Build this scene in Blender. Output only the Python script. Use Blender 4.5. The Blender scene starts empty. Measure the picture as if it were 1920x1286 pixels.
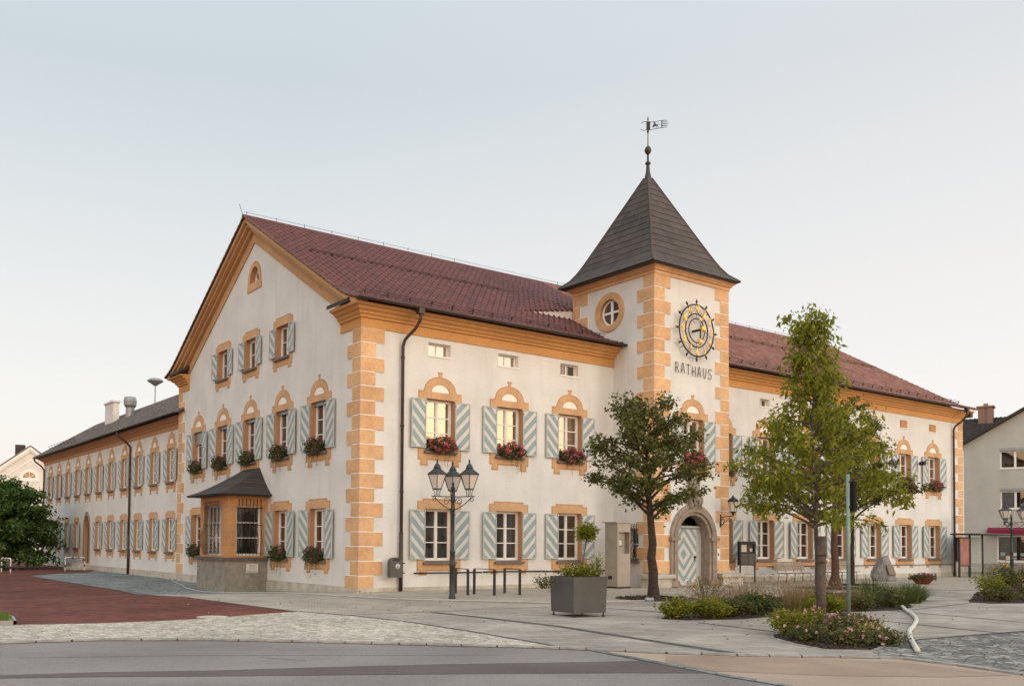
SUN_E, SUN_A, SKY_S, VEIL, VEIL_S, EXPO, GAZ, GLOW = .6, 14, .10, .85, 12, 0.0, 190, 1.85
import bpy, bmesh, math, random
from mathutils import Vector, Matrix
from mathutils.geometry import tessellate_polygon
sin, cos, pi, rad = math.sin, math.cos, math.pi, math.radians
C = bpy.context.scene.collection
R = random.Random(7)

# ------------------------------------------------------------------ materials
def mat(name, col, rough=.8, var=.0, vscale=3, bump=0, bscale=40, metal=0, spec=.28, island=None, detail=6, var2=0, v2scale=.5, coat=0):
    m = bpy.data.materials.new(name); m.use_nodes = True
    N = m.node_tree.nodes; L = m.node_tree.links; b = N['Principled BSDF']
    b.inputs['Roughness'].default_value = rough; b.inputs['Metallic'].default_value = metal
    b.inputs['Specular IOR Level'].default_value = spec; b.inputs['Coat Weight'].default_value = coat
    c = (*col, 1); b.inputs['Base Color'].default_value = c
    tc = N.new('ShaderNodeTexCoord'); out = None
    def mixin(prev, fac, sc, amt, det):
        n = N.new('ShaderNodeTexNoise'); n.inputs['Scale'].default_value = sc; n.inputs['Detail'].default_value = det
        L.new(tc.outputs['Object'], n.inputs['Vector'])
        r = N.new('ShaderNodeMapRange'); r.inputs[1].default_value = .3; r.inputs[2].default_value = .7
        r.inputs[3].default_value = 1 - amt; r.inputs[4].default_value = 1 + amt
        L.new(n.outputs[0], r.inputs[0])
        mx = N.new('ShaderNodeVectorMath'); mx.operation = 'SCALE'
        if prev is None: mx.inputs[0].default_value = col
        else: L.new(prev, mx.inputs[0])
        L.new(r.outputs[0], mx.inputs['Scale']); return mx.outputs[0]
    if island:
        g = N.new('ShaderNodeNewGeometry'); rp = N.new('ShaderNodeValToRGB')
        while len(rp.color_ramp.elements) < len(island): rp.color_ramp.elements.new(.5)
        for i, cc in enumerate(island):
            e = rp.color_ramp.elements[i]; e.position = i / (len(island) - 1); e.color = (*cc, 1)
        L.new(g.outputs['Random Per Island'], rp.inputs[0]); out = rp.outputs[0]
    if var: out = mixin(out, var, vscale, var, detail)
    if var2: out = mixin(out, var2, v2scale, var2, 3)
    if out is not None: L.new(out, b.inputs['Base Color'])
    if bump:
        n = N.new('ShaderNodeTexNoise'); n.inputs['Scale'].default_value = bscale; n.inputs['Detail'].default_value = 5
        L.new(tc.outputs['Object'], n.inputs['Vector'])
        bp = N.new('ShaderNodeBump'); bp.inputs['Strength'].default_value = bump; bp.inputs['Distance'].default_value = .02
        L.new(n.outputs[0], bp.inputs['Height']); L.new(bp.outputs[0], b.inputs['Normal'])
    return m

def leafmat(name, cols, trans=.35):
    m = mat(name, cols[0], .55, island=cols, spec=.35, var2=.18, v2scale=.9)
    N = m.node_tree.nodes; L = m.node_tree.links; b = N['Principled BSDF']
    t = N.new('ShaderNodeBsdfTranslucent'); x = N.new('ShaderNodeMixShader'); x.inputs[0].default_value = trans
    src = b.inputs['Base Color'].links[0].from_socket
    L.new(src, t.inputs[0]); L.new(b.outputs[0], x.inputs[1]); L.new(t.outputs[0], x.inputs[2])
    L.new(x.outputs[0], N['Material Output'].inputs[0]); return m

def stonemat(name, cols, scale, joint, jw=.06, rough=.85, kind='vor', bw=.4, bh=.2, bump=.6, rotz=0, var2=.12, v2=.35, squash=(1, 1, 1), warp=0):
    """cobbles (voronoi) or slabs / bricks (brick texture), colour per stone, joints, bump"""
    m = bpy.data.materials.new(name); m.use_nodes = True
    N = m.node_tree.nodes; L = m.node_tree.links; b = N['Principled BSDF']; b.inputs['Roughness'].default_value = rough
    b.inputs['Specular IOR Level'].default_value = .12
    tc = N.new('ShaderNodeTexCoord'); mp = N.new('ShaderNodeMapping'); mp.inputs['Rotation'].default_value = (0, 0, rotz)
    mp.inputs['Scale'].default_value = squash
    L.new(tc.outputs['Object'], mp.inputs[0]); vec = mp.outputs[0]
    if warp:
        w = N.new('ShaderNodeTexNoise'); w.inputs['Scale'].default_value = .8; L.new(vec, w.inputs['Vector'])
        a = N.new('ShaderNodeVectorMath'); a.operation = 'MULTIPLY_ADD'
        L.new(w.outputs['Color'], a.inputs[0]); a.inputs[1].default_value = (warp, warp, 0); L.new(vec, a.inputs[2]); vec = a.outputs[0]
    ramp = N.new('ShaderNodeValToRGB')
    while len(ramp.color_ramp.elements) < len(cols): ramp.color_ramp.elements.new(.5)
    for i, c in enumerate(cols):
        e = ramp.color_ramp.elements[i]; e.position = .15 + .7 * i / (len(cols) - 1); e.color = (*c, 1)
    mixj = N.new('ShaderNodeMix'); mixj.data_type = 'RGBA'; mixj.inputs[7].default_value = (*joint, 1)
    if kind == 'vor':
        v = N.new('ShaderNodeTexVoronoi'); v.inputs['Scale'].default_value = scale; v.inputs['Randomness'].default_value = .75
        L.new(vec, v.inputs['Vector'])
        s = N.new('ShaderNodeSeparateColor'); L.new(v.outputs['Color'], s.inputs[0]); L.new(s.outputs[0], ramp.inputs[0])
        e = N.new('ShaderNodeTexVoronoi'); e.feature = 'DISTANCE_TO_EDGE'; e.inputs['Scale'].default_value = scale; e.inputs['Randomness'].default_value = .75
        L.new(vec, e.inputs['Vector'])
        r = N.new('ShaderNodeMapRange'); r.inputs[1].default_value = 0; r.inputs[2].default_value = jw; L.new(e.outputs[0], r.inputs[0]); h = r.outputs[0]
        iv = N.new('ShaderNodeMath'); iv.operation = 'SUBTRACT'; iv.inputs[0].default_value = 1; L.new(h, iv.inputs[1]); L.new(iv.outputs[0], mixj.inputs[0])
    else:
        br = N.new('ShaderNodeTexBrick'); br.inputs['Scale'].default_value = 1; br.inputs['Brick Width'].default_value = bw
        br.inputs['Row Height'].default_value = bh; br.inputs['Mortar Size'].default_value = jw; br.inputs['Mortar Smooth'].default_value = .2
        br.inputs['Color1'].default_value = (0, 0, 0, 1); br.inputs['Color2'].default_value = (1, 1, 1, 1); br.inputs['Mortar'].default_value = (.5, .5, .5, 1)
        L.new(vec, br.inputs['Vector']); L.new(br.outputs['Color'], ramp.inputs[0]); L.new(br.outputs['Fac'], mixj.inputs[0])
        iv = N.new('ShaderNodeMath'); iv.operation = 'SUBTRACT'; iv.inputs[0].default_value = 1; L.new(br.outputs['Fac'], iv.inputs[1]); h = iv.outputs[0]
    L.new(ramp.outputs[0], mixj.inputs[6])
    n = N.new('ShaderNodeTexNoise'); n.inputs['Scale'].default_value = v2; n.inputs['Detail'].default_value = 8; L.new(tc.outputs['Object'], n.inputs['Vector'])
    r2 = N.new('ShaderNodeMapRange'); r2.inputs[1].default_value = .3; r2.inputs[2].default_value = .7; r2.inputs[3].default_value = 1 - var2; r2.inputs[4].default_value = 1 + var2
    L.new(n.outputs[0], r2.inputs[0])
    vs = N.new('ShaderNodeVectorMath'); vs.operation = 'SCALE'; L.new(mixj.outputs[2], vs.inputs[0]); L.new(r2.outputs[0], vs.inputs['Scale'])
    n3 = N.new('ShaderNodeTexNoise'); n3.inputs['Scale'].default_value = 30; n3.inputs['Detail'].default_value = 6; L.new(tc.outputs['Object'], n3.inputs['Vector'])
    r3 = N.new('ShaderNodeMapRange'); r3.inputs[1].default_value = .3; r3.inputs[2].default_value = .7; r3.inputs[3].default_value = .9; r3.inputs[4].default_value = 1.1
    L.new(n3.outputs[0], r3.inputs[0])
    vs2 = N.new('ShaderNodeVectorMath'); vs2.operation = 'SCALE'; L.new(vs.outputs[0], vs2.inputs[0]); L.new(r3.outputs[0], vs2.inputs['Scale'])
    L.new(vs2.outputs[0], b.inputs['Base Color'])
    bp = N.new('ShaderNodeBump'); bp.inputs['Strength'].default_value = bump; bp.inputs['Distance'].default_value = .012
    L.new(h, bp.inputs['Height']); L.new(bp.outputs[0], b.inputs['Normal'])
    return m

def glassmat(name, c0, c1, refl, rough=.02):
    m = bpy.data.materials.new(name); m.use_nodes = True
    N = m.node_tree.nodes; L = m.node_tree.links; b = N['Principled BSDF']; b.inputs['Roughness'].default_value = .6
    b.inputs['Specular IOR Level'].default_value = 0
    tc = N.new('ShaderNodeTexCoord'); w = N.new('ShaderNodeTexNoise'); w.inputs['Scale'].default_value = 1.0; w.inputs['Detail'].default_value = 3
    mp = N.new('ShaderNodeMapping'); mp.inputs['Scale'].default_value = (9, 9, .8); oi = N.new('ShaderNodeObjectInfo'); om = N.new('ShaderNodeVectorMath'); om.operation = 'MULTIPLY_ADD'; L.new(oi.outputs['Random'], om.inputs[0]); om.inputs[1].default_value = (17, 5, 31); L.new(tc.outputs['Object'], om.inputs[2]); L.new(om.outputs[0], mp.inputs[0]); L.new(mp.outputs[0], w.inputs['Vector'])
    rp = N.new('ShaderNodeValToRGB'); rp.color_ramp.elements[0].position = .42; rp.color_ramp.elements[1].position = .68
    rp.color_ramp.elements[0].color = (*c0, 1); rp.color_ramp.elements[1].color = (*c1, 1); L.new(w.outputs[0], rp.inputs[0]); L.new(rp.outputs[0], b.inputs['Base Color'])
    g = N.new('ShaderNodeBsdfGlossy'); g.inputs['Roughness'].default_value = rough; g.inputs[0].default_value = (.95, .95, .95, 1)
    fr = N.new('ShaderNodeLayerWeight'); fr.inputs[0].default_value = .35
    r = N.new('ShaderNodeMapRange'); r.inputs[3].default_value = refl; r.inputs[4].default_value = 1; L.new(fr.outputs['Fresnel'], r.inputs[0])
    n = N.new('ShaderNodeTexNoise'); n.inputs['Scale'].default_value = 1.0; n.inputs['Detail'].default_value = 0; L.new(om.outputs[0], n.inputs['Vector'])
    bp = N.new('ShaderNodeBump'); bp.inputs['Strength'].default_value = .05; bp.inputs['Distance'].default_value = .02; L.new(n.outputs[0], bp.inputs['Height']); L.new(bp.outputs[0], g.inputs['Normal'])
    x = N.new('ShaderNodeMixShader'); L.new(r.outputs[0], x.inputs[0]); L.new(b.outputs[0], x.inputs[1]); L.new(g.outputs[0], x.inputs[2])
    L.new(x.outputs[0], N['Material Output'].inputs[0]); return m

M = {}
def plaster(name, col, stain=.12):
    m = mat(name, col, .92, var=.04, vscale=14, bump=.45, bscale=60, var2=.075, v2scale=.7, spec=.2)
    N = m.node_tree.nodes; L = m.node_tree.links; b = N['Principled BSDF']
    src = b.inputs['Base Color'].links[0].from_socket
    tc = N.new('ShaderNodeTexCoord'); mp = N.new('ShaderNodeMapping'); mp.inputs['Scale'].default_value = (2.2, 2.2, .28); L.new(tc.outputs['Object'], mp.inputs[0])
    n = N.new('ShaderNodeTexNoise'); n.inputs['Scale'].default_value = 1.2; n.inputs['Detail'].default_value = 7; L.new(mp.outputs[0], n.inputs['Vector'])
    r = N.new('ShaderNodeMapRange'); r.inputs[1].default_value = .52; r.inputs[2].default_value = .8; r.inputs[3].default_value = 0; r.inputs[4].default_value = stain; L.new(n.outputs[0], r.inputs[0])
    x = N.new('ShaderNodeMix'); x.data_type = 'RGBA'; L.new(r.outputs[0], x.inputs[0]); L.new(src, x.inputs[6]); x.inputs[7].default_value = (col[0] * .55, col[1] * .52, col[2] * .48, 1)
    L.new(x.outputs[2], b.inputs['Base Color']); return m
M['plaster'] = plaster('cream_plaster', (.66, .66, .64), .22)
M['plinth'] = mat('weathered_plinth', (.47, .44, .38), .95, var=.22, vscale=2.5, bump=.5, bscale=30)
M['ochre'] = mat('ochre_paint', (.58, .35, .175), .88, island=[(.565, .345, .175), (.62, .385, .205), (.59, .36, .195), (.64, .41, .225)], var=.10, vscale=11, bump=.2, bscale=80, var2=.14, v2scale=1.1)
M['ochre_trim'] = mat('ochre_surround_paint', (.56, .35, .19), .88, var=.10, vscale=11, bump=.2, bscale=80, var2=.12, v2scale=1.0)
M['ochre_bay'] = mat('brown_ochre_stone', (.47, .255, .115), .9, var=.12, vscale=9, bump=.2, bscale=60, var2=.12, v2scale=1.0)
M['ochre_line'] = mat('dark_ochre_line', (.36, .19, .095), .85, var=.08, vscale=9)
M['ochre_reveal'] = mat('brown_reveal_paint', (.44, .245, .13), .85, var=.08, vscale=6)
M['moulding'] = mat('brown_ochre_moulding', (.50, .30, .15), .88, var=.10, vscale=8, var2=.12)
M['cornice'] = mat('ochre_cornice', (.54, .285, .108), .85, var=.08, vscale=7, var2=.08)
M['white'] = mat('white_window_paint', (.80, .79, .76), .5, var=.03)
M['lunette'] = mat('white_lunette', (.82, .78, .72), .85, var=.03)
M['sill'] = mat('grey_sill', (.15, .13, .12), .7, var=.15, vscale=8)
M['sframe'] = mat('shutter_frame_paint', (.42, .455, .45), .6, var=.06, vscale=12)
M['teal'] = mat('shutter_teal', (.265, .345, .36), .6, var=.07, vscale=10)
M['cream'] = mat('shutter_cream', (.58, .575, .545), .6, var=.05, vscale=10)
M['glass_hi'] = glassmat('upper_window_glass', (.015, .013, .012), (.05, .04, .03), .43)
M['glass_lo'] = glassmat('lower_window_glass', (.012, .011, .010), (.065, .045, .030), .10)
M['glass_blue'] = glassmat('gable_window_glass', (.02, .022, .03), (.09, .085, .08), .10)
M['dark'] = mat('dark_interior', (.012, .011, .01), .9)
M['iron'] = mat('dark_iron', (.035, .035, .037), .5, metal=.4, var=.15)
M['lampiron'] = mat('dark_grey_lamp_paint', (.030, .035, .036), .45, var=.12, vscale=20, spec=.4)
M['copper'] = mat('brown_copper_pipe', (.075, .052, .045), .5, metal=.35, var=.15, vscale=3)
M['lampglass'] = mat('frosted_lamp_glass', (.62, .56, .52), .3, var=.05, spec=.5)
M['gold'] = mat('gilded_metal', (1.0, .62, .16), .35, metal=.55)
M['slate'] = None
M['steel'] = mat('brushed_steel', (.40, .365, .32), .42, metal=.6, var=.08, vscale=3)
M['planter'] = mat('grey_planter_steel', (.095, .092, .088), .5, metal=.15, var=.08, vscale=4)
M['wood'] = mat('weathered_wood', (.30, .24, .19), .8, var=.2, vscale=8)
M['concrete'] = mat('rough_concrete', (.265, .245, .21), .95, var=.2, vscale=5, bump=.7, bscale=45, var2=.12, v2scale=1.2)
M['ledge'] = mat('dark_stone_ledge', (.12, .105, .092), .85, var=.25, vscale=6)
M['doorstone'] = mat('old_door_stone', (.28, .235, .19), .9, var=.22, vscale=5, bump=.6, bscale=25)
M['bark'] = mat('brown_bark', (.052, .038, .028), .95, var=.35, vscale=14, bump=.9, bscale=35)
M['bark2'] = mat('grey_brown_bark', (.115, .092, .072), .95, var=.35, vscale=14, bump=.9, bscale=35)
M['bark3'] = mat('reddish_bark', (.10, .055, .038), .95, var=.3, vscale=14, bump=.9, bscale=35)
M['leafA'] = leafmat('dark_leaves', [(.045, .060, .012), (.080, .098, .018), (.13, .145, .03), (.20, .165, .045)], .38)
M['leafB'] = leafmat('bright_leaves', [(.11, .135, .010), (.19, .22, .016), (.28, .295, .03), (.34, .27, .04)], .52)
M['leafC'] = leafmat('olive_leaves', [(.055, .075, .018), (.085, .105, .024), (.13, .14, .04), (.19, .125, .045)], .38)
M['leafD'] = leafmat('far_tree_leaves', [(.035, .075, .012), (.065, .125, .022), (.115, .19, .035)], .38)
M['leafG'] = leafmat('geranium_leaves', [(.03, .06, .015), (.05, .09, .02), (.09, .11, .03), (.12, .09, .035)], .3)
M['petalR'] = leafmat('red_pink_petals', [(.62, .02, .03), (.74, .05, .09), (.78, .20, .30), (.80, .34, .44), (.50, .012, .02)], .35)
M['petalP'] = leafmat('pink_petals', [(.70, .14, .26), (.78, .32, .42), (.62, .06, .13), (.76, .20, .30)], .35)
M['petalM'] = leafmat('mauve_petals', [(.32, .07, .16), (.45, .13, .25), (.25, .02, .05), (.40, .04, .08)], .3)
M['petalPale'] = leafmat('pale_pink_petals', [(.80, .45, .48), (.82, .62, .60), (.72, .25, .32), (.85, .75, .70)], .3)
M['petalW'] = leafmat('white_petals', [(.8, .78, .7), (.75, .72, .6)], .3)
M['petalY'] = leafmat('yellow_petals', [(.75, .48, .03), (.8, .40, .02), (.7, .3, .03)], .3)
M['dry'] = leafmat('dry_grass_stems', [(.30, .20, .10), (.24, .16, .08), (.38, .27, .15), (.17, .13, .06)], .3)
M['grassblade'] = leafmat('green_grass_blades', [(.06, .095, .02), (.09, .13, .03), (.13, .15, .045), (.05, .07, .02)], .35)
M['lawn'] = leafmat('lawn_blades', [(.07, .14, .012), (.10, .19, .02), (.13, .22, .03)], .35)
M['soil'] = mat('dark_soil', (.055, .038, .028), .98, var=.4, vscale=14, bump=1, bscale=30)
M['hose'] = mat('pale_hose', (.60, .58, .51), .6, var=.1, vscale=6)
M['hosegrey'] = mat('grey_hose', (.40, .40, .38), .6, var=.1)
M['rock'] = mat('grey_boulder', (.23, .225, .22), .95, var=.35, vscale=5, bump=1, bscale=14)
M['bronze'] = mat('bronze_plaque', (.17, .12, .085), .5, metal=.4, var=.1)
M['terra'] = mat('terracotta', (.20, .055, .032), .8, var=.1)
M['greywall'] = plaster('grey_house_plaster', (.46, .455, .415), .1)
M['whitewall'] = plaster('white_house_plaster', (.70, .67, .62), .1)
M['awning'] = mat('burgundy_awning', (.20, .012, .045), .6, var=.08)
M['chimbrick'] = stonemat('chimney_brick', [(.26, .15, .11), (.34, .20, .15)], 1, (.30, .26, .22), .012, kind='brick', bw=.25, bh=.08)
M['boxwood'] = mat('orange_nest_box', (.50, .24, .10), .8, var=.1)
M['galv'] = mat('galvanised_grey', (.30, .32, .33), .45, metal=.5, var=.1)
M['polegreen'] = mat('grey_green_pole', (.20, .27, .23), .5, metal=.3, var=.15, vscale=8)
M['stake'] = mat('grey_timber_stake', (.115, .09, .078), .9, var=.3, vscale=7, bump=.8, bscale=20)
M['white_red'] = mat('white_barrier_paint', (.78, .76, .70), .5)
M['red'] = mat('dark_barrier_band', (.05, .03, .03), .6)
M['poster'] = mat('faded_pink_poster', (.33, .15, .12), .7, var=.25, vscale=2.2)
M['paper'] = mat('notice_paper', (.62, .58, .48), .8, var=.05)
M['signwhite'] = mat('white_sign', (.60, .62, .58), .6)
M['signblack'] = mat('sign_lettering', (.05, .07, .06), .7)
M['glassclear'] = mat('shelter_glass', (.45, .50, .47), .05, var=0)
gl = M['glassclear'].node_tree.nodes['Principled BSDF']; gl.inputs['Alpha'].default_value = .28
M['cutwhite'] = mat('whitewashed_cheek', (.66, .64, .68), .9, var=.06)

def tilemat(name, cols, bw, bh, rough, jd=.5, axis=None, spec=.5, off=True):
    m = stonemat(name, cols, 1, tuple(c * jd for c in cols[0]), .012, rough, 'brick', bw, bh, .5, var2=.16, v2=.6)
    m.node_tree.nodes['Principled BSDF'].inputs['Specular IOR Level'].default_value = spec
    return m
M['redtile'] = mat('glazed_red_tile', (.12, .034, .03), .27, island=[(.076, .016, .013), (.095, .020, .015), (.118, .026, .019), (.086, .018, .014)], var=.16, vscale=5, var2=.12, v2scale=.9, spec=.5)
M['brtile'] = mat('matt_brown_tile', (.19, .115, .10), .6, island=[(.175, .082, .066), (.22, .108, .086), (.27, .14, .112)], var=.15, vscale=5, var2=.1)
M['greytile'] = mat('weathered_grey_tile', (.13, .115, .105), .75, island=[(.13, .112, .10), (.17, .148, .132), (.215, .19, .17)], var=.15, vscale=5)
M['darktile'] = mat('dark_roof_tile', (.05, .043, .04), .7, island=[(.04, .035, .033), (.06, .05, .045)], var=.15, vscale=5)
M['slate'] = mat('dark_slate_tile', (.075, .062, .056), .7, island=[(.054, .043, .037), (.064, .051, .044), (.078, .063, .055), (.060, .048, .041)], var=.12, vscale=6, var2=.15, spec=.35)

# ground materials
M['asphalt'] = mat('worn_asphalt', (.25, .222, .205), .9, var=.22, vscale=38, bump=.5, bscale=120, var2=.16, v2scale=.45)
M['asphaltdark'] = mat('dark_asphalt_patch', (.125, .102, .094), .85, var=.10, vscale=45, bump=.35, bscale=160, var2=.12, v2scale=.9)
M['sandlane'] = mat('sandy_asphalt_lane', (.42, .315, .24), .9, var=.08, vscale=50, bump=.35, bscale=160, var2=.10, v2scale=.6)
M['brickpave'] = stonemat('red_brick_paving', [(.115, .034, .025), (.165, .046, .031), (.21, .064, .042), (.13, .055, .044)], 1, (.10, .055, .045), .012, kind='brick', bw=.24, bh=.12, rotz=.6, bump=.4, var2=.3, v2=.4)
M['cobblelight'] = stonemat('light_cobbles', [(.40, .35, .28), (.52, .46, .375), (.62, .56, .465)], 8.5, (.24, .19, .145), .05, bump=.7, var2=.14, v2=.5)
M['cobblegrey'] = stonemat('grey_cobbles', [(.15, .165, .165), (.22, .235, .225), (.29, .30, .28)], 8, (.10, .10, .09), .05, bump=.7, var2=.25, v2=.5)
M['cobblerough'] = stonemat('rough_grey_cobbles', [(.17, .16, .15), (.27, .255, .235), (.38, .36, .325)], 6.5, (.085, .068, .052), .09, bump=1, var2=.25, v2=.9)
M['slabs'] = stonemat('pale_paving_slabs', [(.325, .285, .24), (.36, .315, .265), (.395, .35, .295)], 1, (.21, .175, .145), .009, kind='brick', bw=.6, bh=.3, bump=.35, rotz=.32, var2=.2, v2=.55)
M['slabs2'] = stonemat('warm_paving_slabs', [(.36, .31, .25), (.40, .35, .285), (.43, .38, .31)], 1, (.22, .18, .145), .010, kind='brick', bw=.25, bh=.12, bump=.4, rotz=.15, var2=.2, v2=.5)
M['lanewear'] = mat('browned_lane_surface', (.345, .245, .18), .9, var=.10, vscale=50, bump=.35, bscale=160, var2=.16, v2scale=.9)
M['band'] = stonemat('dark_paver_band', [(.10, .095, .095), (.14, .13, .13)], 1, (.07, .06, .06), .01, kind='brick', bw=.2, bh=.1, var2=.1)
M['kerb'] = mat('granite_kerb', (.33, .315, .29), .85, var=.22, vscale=4, bump=.5, bscale=40, var2=.15)
M['earth'] = mat('distant_ground', (.20, .18, .15), .95, var=.1, vscale=.5)

# ------------------------------------------------------------------ mesh builder
class MB:
    def __init__(s): s.v = []; s.f = []; s.mi = []; s.m = 0; s.sm = []; s.smooth = False
    def add(s, vs, fs):
        o = len(s.v); s.v += [tuple(v) for v in vs]
        for f in fs: s.f.append([o + i for i in f]); s.mi.append(s.m); s.sm.append(s.smooth)
    def box(s, x0, x1, y0, y1, z0, z1):
        s.add([(x0, y0, z0), (x1, y0, z0), (x1, y1, z0), (x0, y1, z0), (x0, y0, z1), (x1, y0, z1), (x1, y1, z1), (x0, y1, z1)],
              [(0, 3, 2, 1), (4, 5, 6, 7), (0, 1, 5, 4), (1, 2, 6, 5), (2, 3, 7, 6), (3, 0, 4, 7)])
    def beam(s, a, b, w, h, up=(0, 0, 1)):
        a = Vector(a); b = Vector(b); d = (b - a).normalized(); u = Vector(up)
        if abs(d.dot(u)) > .99: u = Vector((1, 0, 0))
        r = d.cross(u).normalized() * w / 2; u = r.cross(d).normalized() * h / 2
        vs = [a - r - u, a + r - u, a + r + u, a - r + u, b - r - u, b + r - u, b + r + u, b - r + u]
        s.add(vs, [(0, 1, 2, 3), (7, 6, 5, 4), (0, 4, 5, 1), (1, 5, 6, 2), (2, 6, 7, 3), (3, 7, 4, 0)])
    def tube(s, pts, r, n=8, caps=True):
        pts = [Vector(p) for p in pts]; rr = r if isinstance(r, (list, tuple)) else [r] * len(pts)
        sm = s.smooth; s.smooth = n > 5
        vs = []; prev = None
        for i, p in enumerate(pts):
            d = (pts[min(i + 1, len(pts) - 1)] - pts[max(i - 1, 0)]).normalized()
            if prev is None:
                u = Vector((0, 0, 1)) if abs(d.z) < .9 else Vector((1, 0, 0))
                a = d.cross(u).normalized()
            else:
                a = (prev - d * prev.dot(d)).normalized()
            prev = a; b = d.cross(a)
            for k in range(n): t = 2 * pi * k / n; vs.append(p + (a * cos(t) + b * sin(t)) * rr[i])
        fs = [(i * n + k, i * n + (k + 1) % n, (i + 1) * n + (k + 1) % n, (i + 1) * n + k) for i in range(len(pts) - 1) for k in range(n)]
        if caps: fs += [tuple(range(n))[::-1], tuple((len(pts) - 1) * n + k for k in range(n))]
        s.add(vs, fs); s.smooth = sm
    def lathe(s, prof, c=(0, 0, 0), n=12, rot=0, smooth=None):
        sm = s.smooth; s.smooth = (n > 8) if smooth is None else smooth
        vs = [(c[0] + r * cos(2 * pi * k / n + rot), c[1] + r * sin(2 * pi * k / n + rot), c[2] + z) for r, z in prof for k in range(n)]
        fs = [(i * n + k, i * n + (k + 1) % n, (i + 1) * n + (k + 1) % n, (i + 1) * n + k) for i in range(len(prof) - 1) for k in range(n)]
        fs += [tuple(range(n))[::-1], tuple((len(prof) - 1) * n + k for k in range(n))]
        s.add(vs, fs); s.smooth = sm
    def plate(s, outer, holes=(), w0=0, w1=.02, mrev=None, rdepth=None, back=False):
        """outline in (u,z); front at outward w1 (local -y), sides back to w0; hole edges go back to w1-rdepth"""
        loops = [outer] + list(holes)
        tr = tessellate_polygon([[Vector((u, z, 0)) for u, z in l] for l in loops])
        flat = [p for l in loops for p in l]
        def orient(t, w):
            a, b, c = [flat[i] for i in t]
            ccw = (b[0] - a[0]) * (c[1] - a[1]) - (b[1] - a[1]) * (c[0] - a[0]) > 0
            return t if ccw else t[::-1]
        s.add([(u, -w1, z) for u, z in flat], [orient(t, w1) for t in tr])
        if back: s.add([(u, -w0, z) for u, z in flat], [orient(t, w0)[::-1] for t in tr])
        for li, l in enumerate(loops):
            n = len(l); area = sum(l[i][0] * l[(i + 1) % n][1] - l[(i + 1) % n][0] * l[i][1] for i in range(n))
            fr, bk = w1, (w0 if li == 0 or rdepth is None else w1 - rdepth)
            if li and rdepth == 0: continue
            o = s.m
            if li and mrev is not None: s.m = mrev
            vs = [(u, -fr, z) for u, z in l] + [(u, -bk, z) for u, z in l]
            fs = []
            for i in range(n):
                j = (i + 1) % n; q = (i, i + n, j + n, j)
                if (area > 0) == (li == 0): q = q
                else: q = q[::-1]
                fs.append(q)
            s.add(vs, fs); s.m = o
    def build(s, name, mats, parent=None, loc=(0, 0, 0), rz=0, recalc=False):
        me = bpy.data.meshes.new(name); me.from_pydata(s.v, [], s.f)
        mats = mats if isinstance(mats, (list, tuple)) else [mats]
        for m in mats: me.materials.append(M[m] if isinstance(m, str) else m)
        me.polygons.foreach_set('material_index', [min(i, len(mats) - 1) for i in s.mi])
        me.polygons.foreach_set('use_smooth', s.sm); me.update()
        if recalc:
            bm = bmesh.new(); bm.from_mesh(me); bmesh.ops.recalc_face_normals(bm, faces=bm.faces); bm.to_mesh(me); bm.free()
        return place(name, me, parent, loc, rz)

def place(name, me, parent=None, loc=(0, 0, 0), rz=0):
    o = bpy.data.objects.new(name, me); C.objects.link(o); o.location = loc; o.rotation_euler = (0, 0, rz)
    if parent: o.parent = parent
    return o
def tag(o, label, cat, group=None):
    o['label'] = label; o['category'] = cat
    if group: o['group'] = group
    return o
def thing(name, label, cat, loc=(0, 0, 0), rz=0, group=None):
    o = bpy.data.objects.new(name, None); C.objects.link(o); o.location = loc; o.rotation_euler = (0, 0, rz); o.empty_display_size = .1
    return tag(o, label, cat, group)
def struct(o): o['kind'] = 'structure'; return o
def dup(root, loc, rz, label, group=None):
    r = root.copy(); C.objects.link(r); r.location = loc; r.rotation_euler = (0, 0, rz); r['label'] = label
    if group: r['group'] = group
    for ch in list(root.children):
        c = ch.copy(); C.objects.link(c); c.parent = r
        for g in list(ch.children):
            d = g.copy(); C.objects.link(d); d.parent = c
    return r
def rect(u0, u1, z0, z1): return [(u0, z0), (u1, z0), (u1, z1), (u0, z1)]
def arc(cx, cz, r, a0, a1, n, rz=None): return [(cx + r * cos(a0 + (a1 - a0) * i / n), cz + (rz or r) * sin(a0 + (a1 - a0) * i / n)) for i in range(n + 1)]
def clip(poly, a, b, c):
    """keep a*x+b*y<=c"""
    out = []
    for i in range(len(poly)):
        p, q = poly[i], poly[(i + 1) % len(poly)]; dp = a * p[0] + b * p[1] - c; dq = a * q[0] + b * q[1] - c
        if dp <= 0: out.append(p)
        if (dp < 0 < dq) or (dq < 0 < dp):
            t = dp / (dp - dq); out.append((p[0] + t * (q[0] - p[0]), p[1] + t * (q[1] - p[1])))
    return out
def cliprect(poly, u0, u1, z0, z1):
    for a, b, c in ((-1, 0, -u0), (1, 0, u1), (0, -1, -z0), (0, 1, z1)):
        if len(poly) > 2: poly = clip(poly, a, b, c)
    return poly
FRONT, WEST = 0, -pi / 2     # facade orientations: outward -Y, outward -X
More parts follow.
